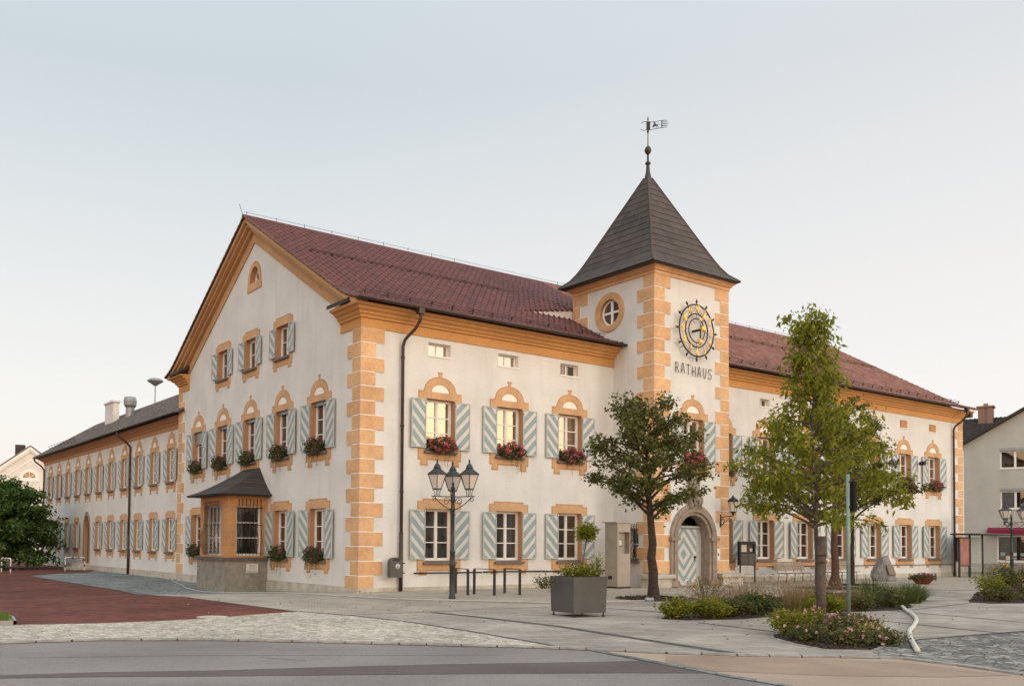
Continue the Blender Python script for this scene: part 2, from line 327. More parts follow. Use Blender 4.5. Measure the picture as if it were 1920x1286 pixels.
# ------------------------------------------------------------------ facade elements
cache = {}
def surround_outline(k, s, zb, zt, e):
    """window surround outline; k = 'flat' or 'arch'; s = width scale"""
    W = .92 - e; S = .70 - e; A = zb - .35 + e; f = .19 if k == 'arch' else .13
    E = zt + .26 - e; T = zt + .35 - e
    p = [(-W, A), (-.80 + e, A), (-.84 + e, A - f), (-.50 - e, A - f), (-.52 - e, A), (.52 + e, A), (.50 + e, A - f), (.84 - e, A - f), (.80 - e, A), (W, A), (W, E), (S, E)]
    if k == 'flat': p += [(S, T), (-S, T), (-S, E)]
    else:
        z0 = E + .06 + e; a = [q for q in arc(0, z0, .665 - e, 0, pi, 22, .46 - e) if abs(q[0]) > .075]
        top = z0 + .46 - e; key = [(.062 - e * .5, top), (.105 - e * .6, top + .17), (-.105 + e * .6, top + .17), (-.062 + e * .5, top)]
        h = [q for q in a if q[0] > 0]; g = [q for q in a if q[0] < 0]
        p += [(S, z0)] + h + key + g + [(-S, z0), (-S, E)]
    p += [(-W, E)]
    return [(u * s, z) for u, z in p]
def surround_mesh(k, s, zb, zt):
    b = MB(); hw = .61 * s; op = [rect(-hw, hw, zb, zt)]
    if k == 'arch': op.append([(u * s, z) for u, z in arc(0, zt + .235, .37, 0, pi, 16, .275)])
    b.m = 1; b.plate(surround_outline(k, s, zb, zt, 0), op, 0, .012)
    b.m = 0; b.plate(surround_outline(k, s, zb, zt, .026), op, .012, .015)
    op2 = [op[0]] + ([[(u * s, z) for u, z in arc(0, zt + .22, .395, 0, pi, 16, .305)]] if k == 'arch' else [])
    b.m = 1; b.plate(surround_outline(k, s, zb, zt, .042), op2, .015, .019)
    if k == 'arch':
        b.m = 2; b.plate([(u * s, z) for u, z in arc(0, zt + .235, .37, 0, pi, 16, .275)], (), 0, .004)
    return b
def window_mesh(hw, zb, zt, rows, cols=2, w=-.20, mull=.06, side=.105):
    b = MB(); holes = []
    z0, z1 = zb + .10, zt - .085; n = rows
    if cols == 2: cc = [(-hw + side, -mull), (mull, hw - side)]
    elif cols == 1: cc = [(-hw + side, hw - side)]
    else:
        wd = (2 * hw - 2 * side) / cols; cc = [(-hw + side + i * wd + .02, -hw + side + (i + 1) * wd - .02) for i in range(cols)]
    for a, c in cc:
        for i in range(n):
            za = z0 + (z1 - z0) * i / n + (.016 if i else 0); zc = z0 + (z1 - z0) * (i + 1) / n - (.016 if i < n - 1 else 0)
            holes.append(rect(a, c, za, zc))
    b.plate(rect(-hw, hw, zb, zt), holes, w - .06, w, rdepth=.04)
    # sash edges
    for a, c in cc:
        b.box(a - .018, a - .006, -w - .012, -w, z0 - .04, z1 + .03); b.box(c + .006, c + .018, -w - .012, -w, z0 - .04, z1 + .03)
    if cols == 2: b.box(-.018, .018, -w - .022, -w, zb + .03, zt - .03)
    return b
def shutter_mesh(wd, h, side):
    """side -1: left shutter hanging from u=0 towards -u; +1 right"""
    b = MB(); u0, u1 = (-wd, 0) if side < 0 else (0, wd); bd = .042
    b.m = 0; b.plate(rect(u0, u1, 0, h), [rect(u0 + bd, u1 - bd, bd, h - bd)], 0, .036, rdepth=.02, back=True)
    b.m = 1; b.plate(rect(u0 + bd, u1 - bd, bd, h - bd), (), .004, .014, back=True)
    b.m = 2; P = .43; cw = .185; k = -4
    while k < 12:
        c0 = k * P + .06
        # band: c0 <= z + sgn*u <= c0+cw  (left shutter falls to the right)
        sg = 1 if side < 0 else -1; big = 3
        poly = [(-big, c0 + sg * big), (big, c0 - sg * big), (big, c0 + cw - sg * big), (-big, c0 + cw + sg * big)]
        poly = cliprect(poly, u0 + bd, u1 - bd, bd, h - bd)
        if len(poly) > 2: b.plate(poly, (), .014, .021)
        k += 1
    b.m = 3
    for z in (.12, h - .16): b.box(-.03 if side < 0 else -.02, .02 if side < 0 else .03, -.05, -.036, z, z + .03)
    return b
def quad_mesh(hw, z0, z1, w):
    b = MB(); b.add([(-hw, -w, z0), (hw, -w, z0), (hw, -w, z1), (-hw, -w, z1)], [(0, 1, 2, 3)]); return b
def cached(key, fn, name, mats):
    if key not in cache:
        o = fn().build(name, mats); cache[key] = o.data; bpy.data.objects.remove(o)
    return cache[key]
def window(parent, loc, rz, zb, zt, s=1., kind='arch', glass='glass_lo', rows=3, shutters=True, blind=0, cols=2, shade=.64, sill=True, dep=-.20):
    hw = .61 * s
    w = place('window', cached(('w', s, zb, zt, rows, cols, dep), lambda: window_mesh(hw, zb, zt, rows, cols, dep), 'window', 'white'), parent, loc, rz)
    place('pane', cached(('p', s, zb, zt, glass, dep), lambda: quad_mesh(hw - .03, zb + .02, zt - .02, dep - .035), 'pane', glass), w)
    if sill: place('sill', cached(('s', s, zb), lambda: sillmb(hw, zb), 'sill', 'sill'), w)
    if kind: place('surround', cached(('t', s, zb, zt, kind), lambda: surround_mesh(kind, s, zb, zt), 'surround', ['ochre_line', 'ochre_trim', 'lunette']), w)
    if shutters:
        h = zt - zb - .10; wd = shade * s
        for sd in (-1, 1):
            t = rad(R.uniform(1.0, 6.5)) * sd
            o = place('shutter', cached(('sh', wd, h, sd), lambda: shutter_mesh(wd, h, sd), 'shutter', ['sframe', 'teal', 'cream', 'iron']), w, (sd * (hw + .005), -.035, zb + .06), -t if sd > 0 else -t)
    if blind:
        b = MB(); b.box(-hw + .02, hw - .02, .10, .17, zt - blind, zt); b.build('roller_blind', 'galv', w)
    return w
def sillmb(hw, zb):
    b = MB(); b.box(-hw - .07, hw + .07, -.13, -.021, zb - .115, zb - .03); b.box(-hw + .004, hw - .004, -.022, .2, zb - .10, zb + .012); return b

GW = .3  # reveal depth
def wallmesh(outer, holes, name='wall', parent=None, loc=(0, 0, 0), rz=0, mats=('plaster', 'ochre_reveal'), depth=GW):
    b = MB(); b.plate(outer, holes, -depth, 0, mrev=1, rdepth=depth); return b.build(name, list(mats), parent, loc, rz)

# ------------------------------------------------------------------ the town hall
hall = thing('town_hall', 'long cream town hall with ochre painted trim, red tiled roof and square clock tower', 'building')
wing = thing('side_wing', 'two-storey cream wing with grey tiled roof running back behind the gable of the town hall', 'building')

GF, UF = (1.0, 2.79), (4.80, 6.57)
left_c = [3.17, 6.27, 9.27]; right_c = [18.43, 21.45, 24.47, 27.49, 30.51, 33.53, 36.55]
allc = left_c + right_c
attL = [3.13, 6.21, 9.24]; attR = [18.43, 21.45, 24.47, 27.49, 30.51, 33.53, 36.55]
def op(c, z, hw=.61): return rect(c - hw, c + hw, z[0], z[1])
ATT = (8.05, 8.52); ATR = (7.98, 8.36)
wallmesh(rect(0, 11.64, -.1, 9.4), [op(c, GF) for c in left_c] + [op(c, UF) for c in left_c] + [op(c, ATT, .48) for c in attL], parent=hall)
wallmesh(rect(16.04, 39.85, -.1, 9.4), [op(c, GF) for c in right_c] + [op(c, UF) for c in right_c] + [op(c, ATR, .36) for c in attR], parent=hall)
for c in allc:
    window(hall, (c, 0, 0), FRONT, *GF, kind='flat', glass='glass_lo')
    window(hall, (c, 0, 0), FRONT, *UF, kind='arch', glass='glass_hi')
def attic_window(c, z, hw, mode):
    b = MB(); zb, zt = z
    b.plate(rect(-hw, hw, zb, zt), [rect(-hw + .06, -.03, zb + .07, zt - .05), rect(.03, hw - .06, zb + .07, zt - .05)], -.24, -.2, rdepth=.03)
    b.box(-hw - .02, hw + .02, -.03, .2, zb - .03, zb + .02)
    w = b.build('attic_window', 'white', hall, (c, 0, 0)); quad_mesh(hw - .03, zb + .02, zt - .02, -.225).build('pane', 'glass_hi' if mode else 'glass_lo', w)
    b = MB(); b.box(-hw, -hw + .006, 0.001, .2, zb, zt); b.box(hw - .006, hw, 0.001, .2, zb, zt); b.box(-hw, hw, .001, .2, zt - .006, zt); b.build('reveal', 'lunette', w)
for i, c in enumerate(attL): attic_window(c, ATT, .48, i < 2)
for c in attR[:5]: attic_window(c, ATR, .36, 0)
for i, c in enumerate(attR[5:]):
    b = MB(); b.box(-.31, .31, -.03, .28, ATR[0] + .01, ATR[1] - .03); b.m = 1; b.lathe([(.03, 0), (.03, .006)], (0, 0, 0), 12)
    b.v[-24:] = [(x + .12, -.031 - z2, y + 8.2) for x, y, z2 in b.v[-24:]]
    b.m = 2; b.box(-.36, .36, -.035, -.002, ATR[0] - .05, ATR[0] - .01)
    tag(b.build('nest_box', ['boxwood', 'dark', 'white'], None, (c, 0, 0)), ['orange wooden nest box set in the small attic opening right of the trees', 'orange wooden nest box set in the last attic opening beside the right downpipe'][i], 'nest box', 'nest boxes in the attic openings')

# plinth strip along the walls
def plinth(mb, u0, u1, h, w=.03, z0=-.5): mb.box(u0, u1, -w, .05, z0, h)
b = MB(); plinth(b, .0, 11.6, .13, .035); plinth(b, 16.08, 39.88, .22, .04); b.build('plinth', 'plinth', hall)
b = MB(); plinth(b, -17.22, .035, .06, .04, -.6); plinth(b, -6.95, -.0, .14, .022, -.6)
b.build('plinth', 'plinth', hall, rz=WEST)

# gable facade (plane x=0), u = -y
gc = [2.9, 5.85, 8.83, 11.73, 14.63]; ac = [5.91, 8.86, 11.8]
prof_y = lambda y: 14.67 - .5923 * (8.6 - y) if y >= .8 else 10.05 - .6026 * (.8 - y) + .13 * (.8 - y) ** 2
gz_ = lambda y: prof_y(min(y, 17.2 - y))
AG = (8.62, 9.84)
gout = [(-17.2, -.6), (0, -.6), (0, 9.30), (-.8, 9.9), (-8.6, 14.5), (-16.4, 9.9), (-17.2, 9.30)]
archwin = arc(-8.62, 12.12, .42, 0, pi, 16, .62)
wallmesh(gout, [op(-c, UF) for c in gc] + [op(-c, GF) for c in (gc[0], gc[1], gc[4])] + [op(-c, AG, .57) for c in ac] + [archwin], parent=hall, rz=WEST)
for i, c in enumerate(gc):
    window(hall, (0, c, 0), WEST, *UF, kind='arch', glass='glass_blue', blind=(.13, .13, .13, .13, .55)[i])
    if i in (0, 1, 4): window(hall, (0, c, 0), WEST, *GF, kind='flat', glass='glass_lo')
for c in ac: window(hall, (0, c, 0), WEST, *AG, s=.93, kind='flat', glass='glass_blue', rows=2, shade=.56)
# arched gable window
b = MB(); b.m = 0; b.plate(arc(0, 12.1, .66, 0, pi, 24, .86) + [(-.66, 11.98), (-.70, 11.98), (-.70, 11.76), (.70, 11.76), (.70, 11.98), (.66, 11.98)], [arc(0, 12.12, .42, 0, pi, 16, .62)], 0, .014)
b.m = 1; b.plate(arc(0, 12.1, .63, 0, pi, 24, .83) + [(-.63, 11.98), (-.67, 11.98), (-.67, 11.79), (.67, 11.79), (.67, 11.98), (.63, 11.98)], [arc(0, 12.1, .45, 0, pi, 16, .655)], .014, .022)
sw = b.build('arched_surround', ['ochre_line', 'ochre'], hall, (0, 8.62, 0), WEST)
b = MB(); b.plate(arc(0, 12.12, .42, 0, pi, 16, .62), [arc(-.19, 12.2, .14, -.3, 2.6, 6, .38), arc(.19, 12.2, .14, .54, 3.44, 6, .38)], -.26, -.2, rdepth=.04)
aw = b.build('arched_window', 'white', hall, (0, 8.62, 0), WEST)
b = MB(); b.plate(arc(0, 12.12, .41, 0, pi, 16, .61), (), -.25, -.24); b.build('pane', 'glass_blue', aw)

# quoins
def quoins(name, parent, loc, rz, z0, h, n, side, long_first, L=.87, S=.53, w=.025, skip=()):
    b = MB()
    for i in range(n):
        if i in skip: continue
        l = L if (i % 2 == 0) == long_first else S
        a, c = (0, l) if side > 0 else (-l, 0)
        e0 = -w if side > 0 else a; e1 = c if side > 0 else 0
        za, zc = z0 + i * h + .020, z0 + (i + 1) * h - .020
        b.m = 1; b.plate(rect(e0, e1, za - .02, zc + .02), (), -.0, w)
        b.m = 0; b.plate(rect(e0 + (-.006 if side > 0 else 0), e1 - (0 if side < 0 else 0), za, zc), (), w, w + .006)
        b.m = 2; b.plate(rect(e0 + (-.006 if side > 0 else 0), e1, za - .009, za - .001), (), w, w + .003)
    return b.build(name, ['ochre', 'lunette', 'ochre_line'], parent, loc, rz)
quoins('quoin', hall, (0, 0, 0), FRONT, .06, .4785, 18, 1, False, .87, .53)
quoins('quoin', hall, (0, 0, 0), WEST, .06, .4785, 18, -1, True, .87, .53)
quoins('quoin', hall, (39.87, 0, 0), FRONT, .10, .4785, 18, -1, True, .87, .53)
quoins('quoin', hall, (0, 17.22, 0), WEST, .06, .4785, 18, 1, True, .87, .53)

# cornices
CP = [(0, 8.67), (.04, 8.67), (.04, 8.97), (.11, 8.99), (.11, 9.05), (.19, 9.11), (.19, 9.16), (.30, 9.22), (.34, 9.29), (.46, 9.31), (.48, 9.39), (0, 9.40)]
def extr(mb, prof, u0, u1, m0=0, m1=0, dz=0):
    n = len(prof); vs = [(u0 - w * m0, -w, z + dz) for w, z in prof] + [(u1 + w * m1, -w, z + dz) for w, z in prof]
    mb.add(vs, [(i, (i + 1) % n, (i + 1) % n + n, i + n)[::-1] for i in range(n)] + [tuple(range(n)), tuple(range(n, 2 * n))[::-1]])
b = MB(); extr(b, CP, 0, 11.64, 1, 0); b.build('cornice', 'cornice', hall, recalc=True); b = MB(); extr(b, CP, 16.04, 39.87, 0, 1); b.build('cornice', 'cornice', hall, recalc=True)
b = MB(); extr(b, CP, -1.36, 0, 0, 1); b.build('cornice', 'cornice', hall, rz=WEST, recalc=True); b = MB(); extr(b, CP, -17.22, -15.86, 1, 0); b.build('cornice', 'cornice', hall, rz=WEST, recalc=True)
b = MB(); extr(b, CP, 0, 1.2, 1, 0); b.build('cornice', 'cornice', hall, (39.87, 0, 0), pi / 2, recalc=True)
# gable rake mouldings
b = MB()
def rake(b, w, za, zb_, yend):
    for sgn in (1, -1):
        ys = [8.6, 4.5, .8, .3, -.1, -.55]; ys = [y for y in ys if y > yend] + [yend]
        f = lambda y: y if sgn > 0 else 17.2 - y
        for y0, y1 in zip(ys[:-1], ys[1:]):
            q = []
            for yy in (y0, y1):
                z = prof_y(yy) - .03
                bk = .25 if y1 > .02 else -.02; q += [(-f(yy), -w, z + za), (-f(yy), -w, z + zb_), (-f(yy), bk, z + zb_), (-f(yy), bk, z + za)]
            b.add(q, [(0, 1, 5, 4), (1, 2, 6, 5), (3, 0, 4, 7), (0, 3, 2, 1), (4, 5, 6, 7)])
rake(b, .48, 0, -.17, -.42); rake(b, .36, -.17, -.32, -.05); rake(b, .20, -.32, -.48, .35); rake(b, .05, -.48, -.92, .95)
b.build('gable_moulding', 'moulding', hall, rz=WEST, recalc=True)

# tile sheets
def tilesheet(mb, O, ux, path, width, tw=.29, cl=.38, amp=.085, step=.04, res=6, cols=None, shape='pan'):
    """O origin, ux unit vector along eave, path = list of 3D points eave->ridge (relative to O), tiles laid in courses"""
    ux = Vector(ux).normalized(); P = [Vector(p) for p in path]; Ls = [(P[i + 1] - P[i]).length for i in range(len(P) - 1)]; T = sum(Ls)
    nc = max(1, round(T / cl)); nt = max(1, round(width / tw)); tw = width / nt
    def at(s):
        s = max(0, min(T, s)); 
        for i, l in enumerate(Ls):
            if s <= l or i == len(Ls) - 1: return P[i] + (P[i + 1] - P[i]) * (s / l), (P[i + 1] - P[i]).normalized()
            s -= l
    for j in range(nc):
        p0, d = at(j * T / nc); p1, _ = at((j + 1) * T / nc); n = ux.cross(d).normalized()
        if n.z < 0: n = -n
        off = .5 * (j % 2) if shape == 'flat' else 0
        for t in range(nt + (1 if off else 0)):
            a0 = (t - off) * tw; a1 = a0 + tw; a0 = max(0, a0); a1 = min(width, a1)
            if a1 - a0 < .01: continue
            vs = []; k = res if shape == 'pan' else 1; jit = R.uniform(-.004, .004)
            for i in range(k + 1):
                f = i / k; u = a0 + (a1 - a0) * f
                if shape == 'pan': h = amp * (.5 - .5 * cos(2 * pi * min(1, max(0, (f - .0) / .55)))) if f < .55 else amp * .12 * sin(pi * (f - .55) / .45) * -1
                else: h = 0
                vs += [Vector(O) + p0 + ux * u + n * (h + step + jit), Vector(O) + p0 + ux * u + n * (h - .01), Vector(O) + p1 + ux * u + n * (h + .004 + jit)]
            fs = []
            for i in range(k):
                q = i * 3; fs += [(q, q + 3, q + 5, q + 2), (q + 1, q + 4, q + 3, q)]
            o = len(mb.v); mb.smooth = shape == 'pan'; mb.add(vs, fs); mb.smooth = False
ys = [-.66, -.3, .1, .5, .9, 8.6]
path = [(0, y, prof_y(y)) for y in ys]
b = MB(); tilesheet(b, (-.56, 0, 0), (1, 0, 0), path, 16.0); roof = b.build('roof', 'redtile', hall)
b = MB(); tilesheet(b, (15.44, 0, 0), (1, 0, 0), path, 24.95); b.build('roof', 'brtile', hall)
b = MB(); tilesheet(b, (40.39, 17.2, 0), (-1, 0, 0), [(0, -y, prof_y(y)) for y in ys], 40.95, res=2, cl=.72, tw=.6); b.build('roof', 'redtile', hall)
# roof underside and verge boards
b = MB()
for sgn in (0, 1):
    f = (lambda y: y) if not sgn else (lambda y: 17.2 - y)
    for y0, y1 in zip(ys[:-1], ys[1:]):
        b.add([(-.54, f(y0), prof_y(y0) - .03), (40.37, f(y0), prof_y(y0) - .03), (40.37, f(y1), prof_y(y1) - .03), (-.54, f(y1), prof_y(y1) - .03)], [(0, 1, 2, 3)])
b.box(40.0, 40.3, -.4, .0, 9.05, 9.35)
b.build('roof_underside', 'copper', hall)
b = MB(); b.add([(39.85, 0, -.3), (39.85, 17.2, -.3), (39.85, 17.2, 9.8), (39.85, 8.6, 14.6), (39.85, 0, 9.4)], [(0, 1, 2, 3, 4)]); b.add([(39.85, 17.2, -.3), (0, 17.2, -.3), (0, 17.2, 9.6), (39.85, 17.2, 9.6)], [(0, 1, 2, 3)]); b.build('wall', 'plaster', hall)
b = MB(); b.tube([(-.58, 8.6, 14.68), (10, 8.6, 14.66), (25, 8.6, 14.69), (40.42, 8.6, 14.68)], .10, 8); b.build('ridge_cap', 'redtile', hall)
# verge tiles on the gable edge: stepped
for sgn in (0, 1):
    f = (lambda y: y) if not sgn else (lambda y: 17.2 - y)
    for X_, w_, h_ in ((-.54, .04, .055), (40.39, .06, .10)):
        b = MB(); y = -.66
        while y < 8.5:
            y2 = min(8.62, y + .31); z0, z1 = prof_y(y), prof_y(y2)
            b.beam((X_, f(y), z0 + .045), (X_, f(y2), z1 + .015), w_, h_); y = y2
        b.build('verge', 'brtile', hall)
# return little roofs at the feet of the gable
for sgn in (0, 1):
    b = MB()
    f = (lambda y: y) if not sgn else (lambda y: 17.2 - y)
    y0, y1 = sorted((f(1.40), f(-.02)))
    b.add([(-.56, y0, 9.41), (-.56, y1, 9.41), (-.02, y1, 9.70), (-.02, y0, 9.70), (-.56, y0, 9.54), (-.56, y1, 9.54), (-.02, y1, 9.82), (-.02, y0, 9.82)], [(0, 1, 5, 4), (4, 5, 6, 7), (0, 4, 7, 3), (1, 2, 6, 5), (0, 3, 2, 1)])
    b.build('return_roof', 'darktile', hall)
# snow guards
def snowguard(y0, x0, x1, h, name='snow_guard'):
    b = MB(); x = x0; z = prof_y(y0); n = Vector((0, -.5, .86))
    while x <= x1:
        p = Vector((x, y0, z)); b.beam(p, p + n * h, .035, .02, (1, 0, 0)); b.beam(p + n * h * .9, p + Vector((0, .28, .17)), .02, .012); x += .9
    for k in (.35, .65, .97): b.tube([Vector((x0, y0, z)) + n * h * k, Vector((x1, y0, z)) + n * h * k], .012, 5)
    b.build(name, 'copper', hall)
snowguard(.25, .2, 11.3, .26); snowguard(.25, 16.4, 39.8, .30); snowguard(4.9, .6, 10.8, .16); snowguard(4.9, 16.4, 39.5, .22)
b = MB(); x = -.4
while x < 40: 
    if not 10.9 < x < 16.5: b.tube([(x, 8.6, 14.7), (x, 8.6, 14.92)], .012, 4)
    x += 1.3
b.tube([(-.5, 8.6, 14.88), (40, 8.6, 14.88)], .007, 4); b.tube([(-.55, 8.6, 14.7), (-.72, 8.6, 15.15)], .012, 4); b.build('lightning_wire', 'iron', hall)
# raised roof wedge and white cheek beside the tower
A = Vector((8.9, 2.33, prof_y(2.33) + .03)); B = Vector((11.66, 2.33, prof_y(2.33) + .47)); T = Vector((11.66, 8.5, prof_y(8.5) + .03))
t_ = MB(); tilesheet(t_, A, B - A, [(0, 0, 0), tuple(T - B)], (B - A).length); b = MB()
keep = [q for q in t_.f if all(t_.v[k][2] > prof_y(t_.v[k][1]) - .12 and t_.v[k][0] < 11.7 for k in q)]; b.v, b.f = t_.v, keep; b.mi = [0] * len(keep); b.sm = [True] * len(keep)
b.build('raised_roof', 'redtile', hall)
b = MB(); b.add([(9.05, 2.37, prof_y(2.37) + .03), (11.66, 2.37, prof_y(2.37) + .03), (11.66, 2.37, prof_y(2.37) + .46), (9.05, 2.37, prof_y(2.37) + .05)], [(0, 1, 2, 3)])
b.build('white_cheek', 'cutwhite', hall)
# gutters and downpipes
def gutter(mb, a, b_, r=.085):
    a = Vector(a); b_ = Vector(b_); d = (b_ - a).normalized(); side = d.cross(Vector((0, 0, 1)))
    vs = []; n = 9
    for p in (a, b_):
        for rr in (r, r - .012):
            for k in range(n): t = pi * k / (n - 1); vs.append(p + side * cos(t) * rr - Vector((0, 0, 1)) * sin(t) * rr)
    fs = []
    for k in range(n - 1): fs += [(k, k + 1, 2 * n + k + 1, 2 * n + k), (n + k, 3 * n + k, 3 * n + k + 1, n + k + 1)]
    fs += [(0, 2 * n, 3 * n, n), (n - 1, 2 * n - 1, 4 * n - 1, 3 * n - 1), tuple(range(n)), tuple(range(2 * n, 3 * n))]
    mb.smooth = True; mb.add(vs, fs); mb.smooth = False
b = MB(); gutter(b, (-.56, -.70, 9.47), (11.62, -.70, 9.47)); b.build('gutter', 'copper', hall, recalc=True); b = MB(); gutter(b, (16.06, -.70, 9.47), (38.9, -.70, 9.47)); b.build('gutter', 'copper', hall, recalc=True)
def downpipe(parent, pts, r=.055, collars=()):
    b = MB(); b.tube(pts, r, 10)
    x, y, _ = pts[-1]
    for z in collars: b.lathe([(r + .012, 0), (r + .018, .03), (r + .012, .06)], (x, y, z), 12)
    b.tube([(x, y, 1.9), (x, y, pts[-1][2])], r + .014, 10)
    return b.build('downpipe', 'copper', parent)
def smoothpath(pts, n=6):
    P = [Vector(p) for p in pts]; P = [P[0] * 2 - P[1]] + P + [P[-1] * 2 - P[-2]]; out = []
    for i in range(1, len(P) - 2):
        for k in range(n):
            t = k / n; a, b_, c, d = P[i - 1], P[i], P[i + 1], P[i + 2]
            out.append(.5 * ((2 * b_) + (c - a) * t + (2 * a - 5 * b_ + 4 * c - d) * t * t + (3 * b_ - a - 3 * c + d) * t ** 3))
    out.append(P[-2]); return out
for x in (1.85, 38.95):
    b = MB(); b.box(x - .11, x + .11, -.80, -.60, 9.22, 9.42); b.build('hopper', 'copper', hall)
    downpipe(hall, smoothpath([(x, -.70, 9.3), (x, -.69, 9.05), (x - .08, -.5, 8.75), (x - .25, -.2, 8.45), (x - .3, -.11, 8.2)]) + [(x - .3, -.11, 0)], collars=(7.8, 5.5, 3.3, 1.9, 1.05))
# wall rail
def tubes(name, mats, parent, lst, r=.02, n=8):
    b = MB()
    for p in lst: b.tube(p, r, n)
    return b.build(name, mats, parent)
tubes('wall_rail', 'iron', hall, [[(2.05, -.14, .60), (4.95, -.14, .60)], [(5.0, -.15, .61), (7.9, -.15, .61)], [(7.8, -.14, .60), (11.3, -.14, .60)]] + [[(x, 0, .6), (x, -.14, .6)] for x in (2.3, 4.7, 5.2, 7.6, 8.1, 11)], .026)
tubes('wall_rail', 'iron', hall, [[(21.5, -.12, .66), (38.6, -.12, .66)]] + [[(x, 0, .66), (x, -.12, .66)] for x in (22, 25.5, 29, 32.5, 36, 38.4)], .018)

# ------------------------------------------------------------------ tower
TX0, TX1, TY0, TY1 = 11.64, 16.04, -2.12, 2.28; TC = 13.84
dz = 1.86
doorop = [(12.9, 0.03), (14.78, 0.03), (14.78, dz)] + [(q[0], q[1]) for q in arc(TC, dz, .94, 0, pi, 20, .96)[1:-1]] + [(12.9, dz)]
wallmesh(rect(TX0, TX1, -.1, 12.0), [op(TC, UF), doorop], parent=hall, loc=(0, TY0, 0), depth=.4)
oc = (-.22, 10.93)
wallmesh([(-TY1, 9.0), (-TY1, 12.0), (2.12, 12.0), (2.12, -.1), (0, -.1), (0, 9.0)], [arc(oc[0], oc[1], .53, 0, 2 * pi, 32)[:-1], rect(.74, 1.33, 1.02, 2.25)], parent=hall, loc=(TX0, 0, 0), rz=WEST, depth=.25)
b = MB(); b.box(TX1 - .01, TX1, TY0, TY1, -.1, 12); b.box(TX0, TX1, TY1 - .01, TY1, 8, 12); b.build('wall', 'plaster', hall)
window(hall, (TC, TY0, 0), FRONT, *UF, kind='arch', glass='glass_hi')
# round window
b = MB(); b.m = 0; b.plate(arc(0, oc[1], .80, 0, 2 * pi, 40)[:-1], [arc(0, oc[1], .53, 0, 2 * pi, 32)[:-1]], 0, .03)
b.m = 1; b.plate(arc(0, oc[1], .77, 0, 2 * pi, 40)[:-1], [arc(0, oc[1], .60, 0, 2 * pi, 32)[:-1]], .03, .045)
b.build('round_surround', ['ochre', 'ochre'], hall, (TX0, -oc[0], 0), WEST)
b = MB(); b.plate(arc(0, oc[1], .53, 0, 2 * pi, 32)[:-1], [arc(0, oc[1], .46, .13, pi / 2 - .13, 8) + [(.06, oc[1] + .05)], arc(0, oc[1], .46, pi / 2 + .13, pi - .1, 8) + [(-.06, oc[1] + .05)],
    arc(0, oc[1], .46, pi + .1, 1.5 * pi - .13, 8) + [(-.06, oc[1] - .03)], arc(0, oc[1], .46, 1.5 * pi + .13, 2 * pi - .08, 8) + [(.06, oc[1] - .03)]], -.18, -.13, rdepth=.04)
w = b.build('round_window', 'white', hall, (TX0, -oc[0], 0), WEST)
b = MB(); b.plate(arc(0, oc[1], .5, 0, 2 * pi, 32)[:-1], (), -.18, -.165); b.build('pane', 'glass_blue', w)
def grille(parent, loc, rz, u0, u1, z0, z1, n, bulge=.14, top=.2, r=.011):
    b = MB()
    for i in range(n):
        u = u0 + (u1 - u0) * (i + .5) / n; pts = []
        for k in range(15):
            t = k / 14; z = z0 + (z1 - z0) * t
            w = .05 + bulge * math.exp(-((t - .3) / .2) ** 2); pts.append((u, -w, z))
        pts += [(u, -.07, z1 + .05), (u - .0, -.10, z1 + top * .6), (u, -.05, z1 + top)]
        b.tube(pts, r, 5)
    for t in (.04, .62, .97): b.box(u0 - .02, u1 + .02, -.065, -.04, z0 + (z1 - z0) * t - .012, z0 + (z1 - z0) * t + .012)
    return b.build('grille', 'iron', parent, loc, rz)
w = window(hall, (TX0, -1.035, 0), WEST, 1.02, 2.25, s=.48, kind=None, glass='glass_lo', rows=2, cols=1, shutters=False)
grille(w, (0, 0, 0), 0, -.31, .31, 1.02, 2.22, 5, .2, .2, .014)
# tower quoins + cornice
quoins('quoin', hall, (TX0, TY0, 0), FRONT, .53, .4985, 23, 1, True, .88, .53)
quoins('quoin', hall, (TX0, TY0, 0), WEST, .53, .4985, 23, -1, False, .85, .52)
b = quoins('quoin', hall, (TX1, TY0, 0), FRONT, .53, .4985, 23, -1, True, .84, .52)
quoins('quoin', hall, (TX0, TY1, 0), WEST, .53 + .4985 * 20, .4985, 3, 1, True, .85, .4)
TP = [(0, 11.98), (.05, 11.98), (.05, 12.10), (.12, 12.13), (.12, 12.17), (.22, 12.25), (.24, 12.32), (0, 12.33)]
b = MB(); n = len(TP); loops = []
for w_, z in TP: loops.append([(TX0 - w_, TY0 - w_, z), (TX1 + w_, TY0 - w_, z), (TX1 + w_, TY1 + w_, z), (TX0 - w_, TY1 + w_, z)])
b.add([p for l in loops for p in l], [(i * 4 + k, i * 4 + (k + 1) % 4, (i + 1) * 4 + (k + 1) % 4, (i + 1) * 4 + k) for i in range(n - 1) for k in range(4)])
b.build('tower_cornice', 'ochre', hall, recalc=True)
